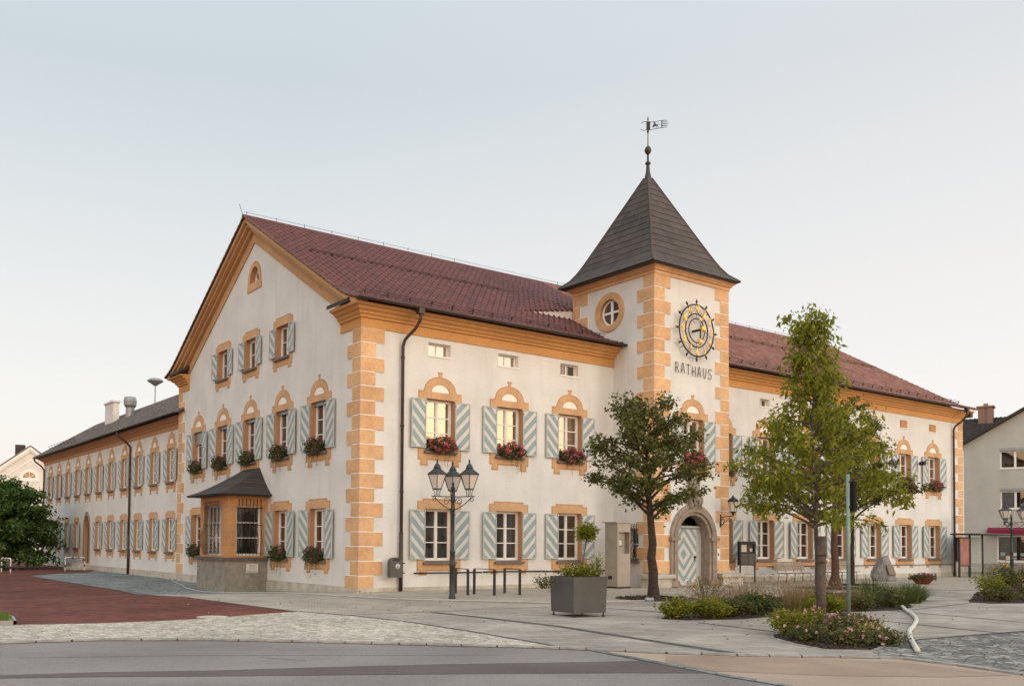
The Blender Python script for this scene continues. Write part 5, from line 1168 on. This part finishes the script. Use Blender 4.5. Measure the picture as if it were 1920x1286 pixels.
# planter with standard tree
pl = thing('planter', 'square grey steel planter on small feet filled with white flowers', 'planter', (-.34, -10.50, 0), rad(-8))
b = MB(); S_ = .44; T_ = .465
b.add([(-S_, -S_, .09), (S_, -S_, .09), (S_, S_, .09), (-S_, S_, .09), (-T_, -T_, .90), (T_, -T_, .90), (T_, T_, .90), (-T_, T_, .90), (-T_ + .03, -T_ + .03, .90), (T_ - .03, -T_ + .03, .90), (T_ - .03, T_ - .03, .90), (-T_ + .03, T_ - .03, .90), (-T_ + .03, -T_ + .03, .8), (T_ - .03, -T_ + .03, .8), (T_ - .03, T_ - .03, .8), (-T_ + .03, T_ - .03, .8)],
      [(0, 3, 2, 1), (0, 1, 5, 4), (1, 2, 6, 5), (2, 3, 7, 6), (3, 0, 4, 7), (4, 5, 9, 8), (5, 6, 10, 9), (6, 7, 11, 10), (7, 4, 8, 11), (8, 9, 13, 12), (9, 10, 14, 13), (10, 11, 15, 14), (11, 8, 12, 15)])
b.build('box', 'planter', pl)
b = MB(); b.box(-.43, .43, -.43, .43, .78, .81); b.build('soil', 'soil', pl)
for sx in (-1, 1):
    for sy in (-1, 1): b = MB(); b.lathe([(.03, .0), (.035, .02), (.016, .04), (.016, .1)], (sx * .40, sy * .40, 0), 8); b.build('foot', 'iron', pl)
sh = shrub('planter_flowers', 'mixed green foliage with tiny white flowers spilling from the grey planter', 'plants', (-.34, -10.50, .80), .50, .50, .34, 2600, 'leafB', (.055, .035), None, 'petalW', 60, .022, stems=60)
t = thing('standard_tree', 'little ball-headed tree on a leaning stem growing from the grey planter', 'small tree', (-.10, -10.35, .80))
b = MB(); b.tube([(0, 0, 0), (.05, .02, .4), (.15, .02, .8), (.2, .02, 1.05)], .014, 6); b.build('stem', 'bark2', t)
b = MB()
for i in range(1500):
    v = Vector((R.gauss(0, 1), R.gauss(0, 1), R.gauss(0, 1))).normalized(); v = v * (.20 + .06 * sin(3 * math.atan2(v.y, v.x)) + .03 * sin(7 * v.z)) * R.uniform(.4, 1.25); leafquad(b, Vector((.2, .02, 1.12)) + Vector((v.x, v.y, v.z * .8)), .085, .034, None, R.uniform(-.3, .5))
b.build('crown', 'leafB', t)
shrub('planter_flowers', 'taller green stems at the right side of the grey planter', 'plants', (-.0, -10.75, .80), .14, .16, .62, 420, 'leafB', (.055, .03), None, 'petalY', 5, .02, stems=14)
shrub('planter_flowers', 'trailing stems with pink flowers hanging from the left side of the planter', 'plants', (-1.08, -10.15, .62), .22, .22, .26, 420, 'leafC', (.05, .03), None, 'petalPale', 9, .022, stems=14)
# steel kiosk by the tower
t = thing('ticket_kiosk', 'tall stainless steel service terminal beside the tower side window', 'terminal', (10.25, -1.42, 0))
kb = MB(); kb.box(-.34, .34, -.28, .16, .06, 2.42); kb.build('cabinet', 'steel', t)
kb = MB(); kb.plate(rect(-.34, .34, .06, 2.42), [rect(-.26, .30, 1.28, 2.08)], .28, .47, rdepth=.18); kb.build('front_panel', 'steel', t)
kb = MB(); kb.box(-.24, .08, -.31, -.285, 1.55, 1.82); scr = kb.build('screen', 'iron', t); kb = MB(); kb.box(-.21, .05, -.316, -.311, 1.58, 1.79); kb.build('display', 'signwhite', scr)
kb = MB(); kb.box(-.44, .62, -.52, .24, 2.42, 2.46); kb.build('canopy', 'steel', t); kb = MB(); kb.box(-.36, .36, -.48, .18, 0, .06); kb.build('base', 'iron', t)
kb = MB(); kb.box(-.345, -.34, -.2, .0, .32, .46); kb.build('vent_grille', 'iron', t)
# notice case
t = thing('notice_case', 'dark metal notice case on two posts in front of the right wing', 'notice board', (18.81, -.57, 0), math.atan2(-.29, .68))
b = MB(); b.box(0, .05, -.05, .0, 0, 1.78); b.build('post', 'iron', t); b = MB(); b.box(.70, .75, -.05, .0, 0, 1.78); b.build('post', 'iron', t)
b = MB(); b.plate(rect(-.01, .76, .75, 1.80), [rect(.07, .69, 1.30, 1.68)], -.14, .055, rdepth=.1, back=True); b.build('case', 'iron', t)
b = MB(); b.m = 0; b.box(.07, .69, .03, .04, 1.28, 1.7); b.m = 1; b.box(.10, .36, .02, .028, 1.34, 1.66); b.box(.52, .64, .02, .028, 1.36, 1.5); b.build('notices', ['bark2', 'paper'], t)
b = MB(); b.box(.06, .37, -.062, -.055, .80, 1.26); b.box(.40, .70, -.062, -.055, .80, 1.26); b.build('flap', 'planter', t)
# benches
def bench(loc, label):
    t = thing('park_bench', label, 'bench', loc, rad(2), 'slatted benches by the right wing')
    b = MB()
    for i in range(6): b.box(-1.15, 1.15, -.42 + i * .075, -.36 + i * .075, .42 - .004 * i, .445 - .004 * i)
    b.build('seat', 'wood', t); b = MB()
    for i in range(6): z = .52 + i * .068; y = .07 + i * .018 + .002 * i * i; b.box(-1.15, 1.15, y, y + .022, z, z + .055)
    b.build('backrest', 'wood', t)
    for x in (-.95, -.32, .32, .95):
        b = MB(); b.tube([(x, -.36, 0), (x, -.36, .40), (x, .05, .40), (x, .12, .55), (x, .24, .90)], .014, 6); b.tube([(x, -.0, .40), (x, .08, 0)], .014, 6); b.build('leg', 'iron', t)
bench((21.6, -1.25, 0), 'slatted wooden bench between the notice case and the trees'); bench((25.3, -1.25, 0), 'slatted wooden bench behind the tree stems')
# memorial rock
me = bpy.data.meshes.new('memorial_rock'); bm = bmesh.new(); bmesh.ops.create_icosphere(bm, subdivisions=4, radius=1)
for v in bm.verts:
    p = v.co; 
    for nrm, dd in (((.75, -.55, .35), .62), ((-.6, -.75, .1), .66), ((-.8, .1, .55), .62), ((.2, .3, .9), .84), ((.9, .1, -.1), .72), ((.1, -.95, .35), .58), ((-.3, -.3, .9), .78)):
        n_ = Vector(nrm).normalized(); d_ = p.dot(n_)
        if d_ > dd: p -= n_ * (d_ - dd)
    s = math.sin(p.x * 9 + p.z * 7) * .012 + math.sin(p.y * 13 - p.z * 11) * .010; p *= 1 + s; v.co = Vector((p.x * .68, p.y * .50, max(-.0, p.z * .70 + .42)))
    if v.co.z > .55: v.co.x = (v.co.x - .05) * (1 - (v.co.z - .55) * .55) + .05; v.co.z += (v.co.z - .55) * .30
bm.to_mesh(me); bm.free(); me.materials.append(M['rock'])
rk = thing('memorial_rock', 'rough grey boulder with a bronze plaque standing on the paving', 'boulder', (27.55, -2.2, 0), rad(-25)); me.name = 'boulder'
o = place('boulder', me, rk); b = MB(); b.box(-.22, .22, -.02, .02, -.25, .25); b.m = 1
for i in range(7): b.box(-.18, .18 - (i % 3) * .05, -.024, -.02, .17 - i * .055, .19 - i * .055)
o = b.build('plaque', ['bronze', 'rock'], rk, (.12, -.31, .52)); o.rotation_euler = (rad(-22), 0, rad(14))
# flower bowl
t = thing('flower_bowl', 'low terracotta bowl planted with magenta flowers right of the boulder', 'flower bowl', (25.6, -5.0, 0))
b = MB(); b.lathe([(.22, 0), (.26, .02), (.38, .16), (.46, .26), (.48, .30), (.44, .30), (.40, .24), (0, .22)], n=24); b.build('bowl', 'terra', t)
b = MB(); f = MB()
for i in range(900):
    a = R.uniform(0, 6.28); r = .56 * math.sqrt(R.random()); leafquad(b, Vector((r * cos(a), r * sin(a), .30 + R.uniform(-.06, .14) - .12 * r)), .07, .05, None, -.1)
for i in range(34):
    a = R.uniform(0, 6.28); r = .56 * math.sqrt(R.random()); c = Vector((r * cos(a), r * sin(a), .46 + R.uniform(-.04, .06) - .12 * r))
    for k in range(14): v = Vector((R.gauss(0, 1), R.gauss(0, 1), R.gauss(.2, 1))).normalized(); leafquad(f, c, .04, .035, v)
b.build('foliage', 'leafG', t); f.build('flowers', 'petalM', t)
# sign pole in front bed
t = thing('sign_pole', 'slim grey-green metal pole with a dark sign seen edge-on, standing in the rose bed', 'sign pole', (.66, -16.45, 0))
b = MB(); b.tube([(0, 0, 0), (0, 0, 2.95)], .034, 10); b.build('pole', 'polegreen', t)
b = MB(); b.box(.036, .12, -.10, .05, 2.28, 2.82); b.build('sign_panel', 'dark', t)
b = MB(); b.box(-.02, .10, -.04, .04, 2.34, 2.37); b.box(-.02, .10, -.04, .04, 2.80, 2.83); b.build('clamp', 'iron', t)
# poster stand + bus shelter
t = thing('poster_stand', 'upright display frame with a faded pink poster at the right building corner', 'display frame', (36.67, -1.29, 0), math.atan2(-.24, .60))
b = MB(); b.box(-.03, .04, -.04, .04, 0, 2.16); b.build('post', 'iron', t); b = MB(); b.box(.61, .67, -.04, .04, 0, 2.16); b.build('post', 'iron', t)
b = MB(); b.box(.04, .61, -.02, .02, .66, 2.10); b.build('poster', 'poster', t); b = MB(); b.box(.0, .64, -.03, .03, 2.10, 2.16); b.box(.0, .64, -.03, .03, .60, .66); b.build('rail', 'iron', t)
t = thing('bus_shelter', 'small glass bus shelter with thin dark flat roof before the grey house', 'bus shelter', (38.3, -1.2, 0), rad(-6))
b = MB(); b.box(-1.0, 1.9, -1.0, .6, 2.30, 2.36); b.m = 1; b.box(-1.04, 1.94, -1.04, .64, 2.36, 2.38); b.build('roof', ['iron', 'galv'], t)
for x in (-.85, .55, 1.75): b = MB(); b.box(x - .04, x + .04, .42, .5, 0, 2.3); b.build('post', 'iron', t)
b = MB(); b.box(-.81, -.30 + .8, .45, .47, .25, 2.2); b.build('glass_panel', 'glassclear', t); b = MB(); b.box(.6, 1.7, .45, .47, .25, 2.2); b.build('glass_panel', 'glassclear', t)
b = MB(); b.plate(rect(-.80, .50, .85, 2.15), [rect(-.70, .40, .95, 2.05)], -.44, -.36, rdepth=.08, back=True); b.build('map_frame', 'iron', t); b = MB(); b.box(-.70, .40, .40, .41, .95, 2.05); b.m = 1; b.box(-.2, .3, .39, .399, 1.45, 1.95); b.build('map', ['paper', 'bronze'], t)
# wall lantern and camera arm
t = thing('wall_lantern', 'old fashioned wall lantern on a scrolled bracket at the right tower corner', 'wall lantern', (15.50, TY0 - .03, 0))
b = MB(); b.tube([(0, -.02, 2.75), (0, -.62, 2.80)], .018, 6); b.tube([(0, -.02, 2.45), (0, -.12, 2.48), (0, -.2, 2.6), (0, -.12, 2.7), (0, -.05, 2.62)], .014, 5); b.tube([(0, -.05, 2.42), (0, -.3, 2.6), (0, -.5, 2.79)], .013, 5); b.box(-.03, .03, -.02, 0, 2.35, 2.85); b.build('bracket', 'iron', t)
b = MB(); b.lathe([(.12, 2.96), (.18, 3.36)], (0, -.60, 0), 6, smooth=False); ln = b.build('lantern', 'lampglass', t)
b = MB(); b.lathe([(.02, 2.80), (.05, 2.88), (.13, 2.93), (.13, 2.96)], (0, -.6, 0), 6, smooth=False); b.lathe([(.21, 3.35), (.21, 3.38), (.16, 3.46), (.06, 3.52), (.02, 3.60), (0, 3.62)], (0, -.6, 0), 12)
for q in range(6): e = Vector((cos(q * pi / 3), sin(q * pi / 3), 0)); b.tube([Vector((0, -.6, 2.96)) + e * .125, Vector((0, -.6, 3.36)) + e * .185], .008, 4)
b.build('lantern_frame', 'iron', ln)
t = thing('wall_camera', 'small dark camera box on an arm between the two last upper windows', 'camera', (34.85, 0, 6.1))
b = MB(); b.tube([(0, 0, 0), (0, -.35, .02)], .025, 6); b.build('arm', 'iron', t); b = MB(); b.box(-.16, .1, -.45, -.2, -.08, .10); b.beam((-.02, -.33, .08), (.32, -.42, .24), .05, .05); b.build('housing', 'iron', t)
# intercom panel
b = MB(); b.box(15.32, 15.44, -.02, 0, 1.05, 1.75); b.m = 1; b.box(15.35, 15.41, -.026, -.02, 1.5, 1.6); b.box(15.35, 15.41, -.026, -.02, 1.2, 1.3); b.build('intercom', ['white', 'iron'], hall, (0, TY0, 0))
# hoses
def pipe(name, pts, r, m, label, cat):
    P = [Vector((x, y, gz(y) + r)) for x, y in pts]; b = MB(); b.tube(smoothpath(P, 5), r, 8); return tag(b.build(name, m), label, cat)
pipe('hose', [(.2, 18.4), (-.4, 16.6), (-1.4, 12.6), (-2.1, 10.0), (-2.47, 7.6), (-2.55, 5.96), (-2.34, 2.79), (-2.2, .2), (-1.63, -1.77), (-.81, -4.0), (.68, -5.53), (1.98, -7.06), (3.56, -7.50), (5.10, -7.62)], .022, 'hosegrey', 'long pale hose lying around the foot of the gable and across the plaza', 'hose')
pipe('hose', [(5.25, -7.67), (5.9, -7.9), (6.9, -8.1), (8.4, -8.5), (10, -8.7)], .03, 'iron', 'dark hose running from the metal coupling into the planting', 'hose')
b = MB(); b.lathe([(.05, -.12), (.07, -.1), (.07, .0), (.055, .02), (.055, .08), (.07, .09), (.07, .13)], n=12); b.v = [(z, x, y + .07) for x, y, z in b.v]; o = b.build('hose_coupling', 'galv', None, (5.17, -7.66, -.02), -.3, recalc=True); tag(o, 'shiny metal coupling joining the two hoses near the tree pit', 'hose coupling')
pipe('drain_pipe', [(9.3, -12.8), (8.0, -13.6), (6.49, -14.57), (5.04, -15.4), (3.41, -16.18), (2.44, -16.62), (1.42, -17.16), (.23, -17.84), (-.75, -18.42)], .044, 'hose', 'thick winding off-white pipe running from the flower bed to the kerb', 'pipe')
# barriers
for i, (a, c, lab) in enumerate([((-1.74, 31.62), (-.48, 32.2), 'white banded tube barrier in front of the side wing door'), ((-5.3, 31.2), (-5.15, 29.4), 'white banded tube barrier by the bushy tree')]):
    t = thing('tube_barrier', lab, 'barrier', (a[0], a[1], -.3), 0, 'white tube barriers'); d = Vector((c[0] - a[0], c[1] - a[1], 0)); Z = Vector((0, 0, .82))
    b = MB(); b.tube(smoothpath([Vector((0, 0, 0)), Z * .5, Z * .92, Z + d * .08, Z + d * .5, Z + d * .92, Z * .92 + d, Z * .5 + d, d], 3), .035, 8); b.build('tube', 'white_red', t)
    b = MB(); 
    for q0, q1 in ((Z * .3, Z * .5), (Z * .75, Z * .9), (Z + d * .3, Z + d * .42), (Z + d * .6, Z + d * .72), (d + Z * .3, d + Z * .5), (d + Z * .75, d + Z * .9)): b.tube([q0, q1], .038, 8)
    b.build('band', 'red', t)

# ------------------------------------------------------------------ neighbouring houses
def house_local(P0, dvec, name, label):
    t = thing(name, label, 'house', P0, math.atan2(dvec[1], dvec[0])); return t
rh = house_local((58.1, 8.3, 0), (.32, -.947), 'grey_house', 'pale grey gabled house with ground floor shop at the right edge')
sh_ = [(-.19, -.5), (16, -.5), (16, 9.5), (7.9, 14.2), (-.19, 9.35)]
wallmesh(sh_, [rect(2.2, 5.0, 7.5, 8.8), rect(2.2, 5.0, 4.5, 5.8), rect(1.95, 6.2, .6, 2.5)], parent=rh, mats=('greywall', 'white'))
b = MB(); b.add([(-.19, 0, -.5), (-.19, 14, -.5), (-.19, 14, 9.5), (-.19, 0, 9.5)], [(0, 1, 2, 3)]); b.build('wall', 'greywall', rh)
def simplewin(parent, u0, u1, z0, z1, cols, m='glass_lo', shut=True, bars=None):
    b = MB(); n = cols; wd = (u1 - u0) / n
    b.plate(rect(u0, u1, z0, z1), [rect(u0 + i * wd + .07, u0 + (i + 1) * wd - .07, z0 + .08, z1 - .08) for i in range(n)], -.2, -.14, rdepth=.05)
    b.box(u0 - .06, u1 + .06, -.06, .14, z0 - .07, z0); w = b.build('window', 'white', parent)
    b = MB(); b.add([(u0, .17, z0), (u1, .17, z0), (u1, .17, z1), (u0, .17, z1)], [(0, 1, 2, 3)]); b.build('pane', m, w)
    if shut: b = MB(); b.box(u0 - .03, u1 + .03, -.02, .13, z1, z1 + .20); b.build('shutter_box', 'galv', w)
    return w
simplewin(rh, 2.2, 5.0, 7.5, 8.8, 3); simplewin(rh, 2.2, 5.0, 4.5, 5.8, 3); w = simplewin(rh, 1.95, 6.2, .6, 2.5, 1, shut=False)
b = MB()
for i in range(16): x = 2.1 + (i % 8) * .42 + R.uniform(-.05, .05); z = .72 + (i // 8) * .28; b.m = i % 3; b.box(x, x + R.uniform(.2, .36), .10, .16, z, z + R.uniform(.18, .28))
b.build('shop_goods', ['bronze', 'paper', 'teal'], w)
b = MB(); b.add([(1.38, 0, 3.10), (7.2, 0, 3.10), (7.2, -.75, 2.88), (1.38, -.75, 2.88), (1.38, -.75, 2.60), (7.2, -.75, 2.60)], [(0, 3, 2, 1), (3, 4, 5, 2)]); b.build('awning', 'awning', rh)
b = MB(); b.box(-.2, 16, -.03, 0, -.4, .42); b.build('plinth', 'concrete', rh)
def slope_roof(parent, name, m, u0, z0, u1, z1, y0, y1, tw=.3):
    b = MB(); L = abs(y1 - y0); s = 1 if u1 > u0 else -1
    tilesheet(b, (u0, y0 if s < 0 else y1, z0), (0, 1 if s < 0 else -1, 0), [(0, 0, 0), (u1 - u0, 0, z1 - z0)], L, tw=tw, cl=.36, amp=.05, res=4)
    b.add([(u0, y0, z0 - .06), (u1, y0, z1 - .06), (u1, y1, z1 - .06), (u0, y1, z0 - .06)], [(0, 1, 2, 3)]); b.beam((u0, y0, z0 - .03), (u1, y0, z1 - .03), .08, .20); return b.build(name, m, parent)
slope_roof(rh, 'roof', 'darktile', -.55, 9.30, 7.9, 14.35, -.35, 12); slope_roof(rh, 'roof', 'darktile', 16.4, 9.2, 7.9, 14.35, -.35, 12, .6)
b = MB(); tilesheet(b, (-2.0, 1.0, 9.6), (1, 0, 0), [(0, 0, 0), (0, 3.2, 2.25)], 8, tw=.3, cl=.36, amp=.05, res=4); b.add([(-2, 4.2, 11.8), (6, 4.2, 11.8), (6, 7, 9.6), (-2, 7, 9.6)], [(0, 1, 2, 3)]); b.build('cross_roof', 'darktile', rh)
b = MB(); b.box(.45, 1.45, 3.4, 4.4, 10.8, 12.6); cm = b.build('chimney', 'chimbrick', rh); b = MB(); b.box(.35, 1.55, 3.3, 4.5, 12.6, 12.72); b.box(.8, 1.1, 3.7, 4.1, 12.72, 12.95); b.build('chimney_cap', 'chimbrick', cm)
lh = house_local((8.44, 98.76, 0), (.95, -.31), 'white_house', 'cream gabled house with a half-round attic window beyond the side wing')
wallmesh([(-11, -1), (6.5, -1), (6.5, 8.6), (.96, 12.9), (-9, 5.2), (-11, 5.2)], [], parent=lh, mats=('whitewall', 'white'))
b = MB()
for p, q in (((-9.6, 5.2), (.96, 13.2)), ((7, 8.6), (.96, 13.2))):
    for o0, o1, w_ in ((0, .35, .35), (.35, .6, .22), (1.5, 1.72, .06)):
        b.add([(p[0], -w_, p[1] - o0), (q[0], -w_, q[1] - o0), (q[0], -w_, q[1] - o1), (p[0], -w_, p[1] - o1), (p[0], 0, p[1] - o1), (q[0], 0, q[1] - o1)], [(0, 1, 2, 3), (3, 2, 5, 4)])
b.build('gable_moulding', 'white', lh)
b = MB(); b.plate(arc(.86, 9.3, 1.15, 0, pi, 16, 1.1) + [(-.29, 8.85), (2.01, 8.85)], [arc(.86, 9.3, .75, 0, pi, 16, .72)], 0, .06, rdepth=.05); w = b.build('lunette_window', 'white', lh)
b = MB(); b.plate(arc(.86, 9.3, .75, 0, pi, 16, .72), (), 0, .02); b.build('pane', 'glass_lo', w); b = MB()
for a in (.7, 1.57, 2.44): b.beam((.86, -.03, 9.3), (.86 + .7 * cos(a), -.03, 9.3 + .7 * sin(a)), .03, .05)
b.build('glazing_bars', 'white', w)
slope_roof(lh, 'roof', 'greytile', -9.8, 5.2, .96, 13.35, -.3, 12, .6); slope_roof(lh, 'roof', 'greytile', 7.2, 8.5, .96, 13.35, -.3, 12, .6)
b = MB(); b.box(-1.0, .1, 1, 2, 11.5, 13.55); b.build('chimney', 'darktile', lh)
# the other side of the street (seen in the window panes)
def plain_house(P0, ang, W, D, H, RH, label, wallm, roofm):
    t = thing('street_house', label, 'house', P0, ang, 'houses across the street')
    b = MB(); b.box(0, W, 0, D, -.2, H); b.build('wall', wallm, t)
    b = MB(); b.add([(-.4, -.5, H - .1), (W + .4, -.5, H - .1), (W + .4, D / 2, H + RH), (-.4, D / 2, H + RH), (-.4, D + .5, H - .1), (W + .4, D + .5, H - .1)], [(0, 1, 2, 3), (3, 2, 5, 4), (0, 3, 4), (1, 5, 2)]); b.build('roof', roofm, t)
    for zz in (1.0, 3.9):
        x = 1.2
        while x < W - 1.6:
            b = MB(); b.box(x, x + 1.0, -.04, 0, zz, zz + 1.5); b.box(x, x + 1.0, D, D + .04, zz, zz + 1.5); b.build('window', 'glass_lo', t); x += 2.4
for i, (x, W) in enumerate(((14, 20), (37, 18), (58, 22), (84, 20), (108, 24))):
    plain_house((x, -72, 0), rad(2), W, 10, 6.2, 3.6 + i % 2, ['grey house across the street opposite the left front windows', 'cream house across the street opposite the tower', 'long grey house across the street', 'cream house across the street further right', 'farthest house across the street on the right'][i], 'greywall' if i % 2 else 'whitewall', 'darktile')

# ------------------------------------------------------------------ camera, light, sky
F0, PX, PY = 1724.297224, 806.010553, 958.664914; yaw, pit_, roll = .605314, .033087, .008942
f = Vector((sin(yaw) * cos(pit_), cos(yaw) * cos(pit_), sin(pit_))); r_ = Vector((cos(yaw), -sin(yaw), 0)); u_ = r_.cross(f)
r2 = r_ * cos(roll) + u_ * sin(roll); u2 = u_ * cos(roll) - r_ * sin(roll)
cam = bpy.data.cameras.new('camera'); co = bpy.data.objects.new('camera', cam); C.objects.link(co); bpy.context.scene.camera = co
co.matrix_world = Matrix(((r2.x, u2.x, -f.x, -15.130826), (r2.y, u2.y, -f.y, -25.883268), (r2.z, u2.z, -f.z, 1.65), (0, 0, 0, 1)))
cam.sensor_width = 36; cam.lens = F0 * 36 / 1920; cam.shift_x = (960 - PX) / 1920; cam.shift_y = (PY - 643) / 1920; cam.clip_end = 3000; cam.clip_start = .1
sc = bpy.context.scene
sunaz, sunel = rad(158), rad(13)      # azimuth from +Y towards +X
sd = Vector((sin(sunaz) * cos(sunel), cos(sunaz) * cos(sunel), sin(sunel)))
l = bpy.data.lights.new('sun', 'SUN'); l.energy = SUN_E; l.angle = rad(SUN_A); l.color = (1, .86, .72); lo = bpy.data.objects.new('sun', l); C.objects.link(lo); lo.rotation_euler = sd.to_track_quat('Z', 'Y').to_euler()
w = bpy.data.worlds.new('World'); sc.world = w; w.use_nodes = True; N = w.node_tree.nodes; L = w.node_tree.links
sky = N.new('ShaderNodeTexSky'); sky.sky_type = 'NISHITA'; sky.sun_disc = False; sky.sun_elevation = sunel; sky.sun_rotation = sunaz
sky.air_density = 1.0; sky.dust_density = 1.2; sky.ozone_density = 1.0
bg = N['Background']; bg.inputs[1].default_value = SKY_S
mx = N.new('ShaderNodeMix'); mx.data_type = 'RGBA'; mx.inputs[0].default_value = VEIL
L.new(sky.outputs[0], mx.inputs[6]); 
# thin high haze veil: brighter and warmer towards the horizon and the added glow
tc = N.new('ShaderNodeTexCoord'); sp = N.new('ShaderNodeSeparateXYZ'); L.new(tc.outputs['Generated'], sp.inputs[0])
rp = N.new('ShaderNodeValToRGB'); L.new(sp.outputs[2], rp.inputs[0])
E = [(0, (.88, .785, .70)), (.05, (.875, .80, .745)), (.13, (.87, .84, .80)), (.25, (.785, .785, .77)), (.45, (.585, .645, .68)), (.7, (.66, .74, .81)), (.95, (.80, .89, .97))]
while len(rp.color_ramp.elements) < len(E): rp.color_ramp.elements.new(.5)
for i, (p, c) in enumerate(E): e = rp.color_ramp.elements[i]; e.position = p; e.color = (*c, 1)
rq = N.new('ShaderNodeValToRGB'); L.new(sp.outputs[2], rq.inputs[0]); E2 = [(0, (.93, .87, .81)), (.10, (.925, .88, .845)), (.25, (.85, .825, .81)), (.45, (.72, .73, .74)), (.7, (.66, .74, .81)), (.95, (.80, .89, .97))]
while len(rq.color_ramp.elements) < len(E2): rq.color_ramp.elements.new(.5)
for i, (p, c) in enumerate(E2): e = rq.color_ramp.elements[i]; e.position = p; e.color = (*c, 1)
dr = N.new('ShaderNodeVectorMath'); dr.operation = 'DOT_PRODUCT'; L.new(tc.outputs['Generated'], dr.inputs[0]); dr.inputs[1].default_value = (sin(rad(100)), cos(rad(100)), 0)
mr = N.new('ShaderNodeMapRange'); mr.inputs[1].default_value = .25; mr.inputs[2].default_value = .85; L.new(dr.outputs['Value'], mr.inputs[0])
lr = N.new('ShaderNodeMix'); lr.data_type = 'RGBA'; L.new(mr.outputs[0], lr.inputs[0]); L.new(rp.outputs[0], lr.inputs[6]); L.new(rq.outputs[0], lr.inputs[7])
# unseen afterglow side of the sky, boosted and aimed to light front and gable
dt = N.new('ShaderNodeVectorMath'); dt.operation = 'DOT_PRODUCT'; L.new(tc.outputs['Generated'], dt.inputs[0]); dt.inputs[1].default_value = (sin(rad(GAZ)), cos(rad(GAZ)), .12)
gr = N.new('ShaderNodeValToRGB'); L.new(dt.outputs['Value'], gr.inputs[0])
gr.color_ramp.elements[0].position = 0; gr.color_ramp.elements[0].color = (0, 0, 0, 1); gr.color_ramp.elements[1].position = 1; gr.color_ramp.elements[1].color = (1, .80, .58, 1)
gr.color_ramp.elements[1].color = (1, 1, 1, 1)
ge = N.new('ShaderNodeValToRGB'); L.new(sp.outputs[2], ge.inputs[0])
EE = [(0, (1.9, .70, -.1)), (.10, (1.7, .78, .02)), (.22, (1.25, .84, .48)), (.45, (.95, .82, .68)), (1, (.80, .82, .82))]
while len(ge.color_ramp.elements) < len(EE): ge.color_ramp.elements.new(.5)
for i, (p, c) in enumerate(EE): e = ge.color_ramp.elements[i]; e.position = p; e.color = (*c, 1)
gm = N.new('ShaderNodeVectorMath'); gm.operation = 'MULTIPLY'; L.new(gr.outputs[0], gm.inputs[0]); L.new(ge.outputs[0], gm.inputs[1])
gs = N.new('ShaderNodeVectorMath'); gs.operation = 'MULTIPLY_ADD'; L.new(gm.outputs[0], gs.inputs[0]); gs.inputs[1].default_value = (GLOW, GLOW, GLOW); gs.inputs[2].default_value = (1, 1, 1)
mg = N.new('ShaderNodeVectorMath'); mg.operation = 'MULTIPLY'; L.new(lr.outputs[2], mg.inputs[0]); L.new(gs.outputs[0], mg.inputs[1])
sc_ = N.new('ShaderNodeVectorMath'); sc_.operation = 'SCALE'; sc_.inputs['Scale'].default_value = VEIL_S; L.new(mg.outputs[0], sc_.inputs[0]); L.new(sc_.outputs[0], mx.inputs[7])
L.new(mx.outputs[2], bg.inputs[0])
sc.view_settings.view_transform = 'Standard'; sc.view_settings.look = 'None'; sc.view_settings.gamma = 1; sc.view_settings.exposure = EXPO
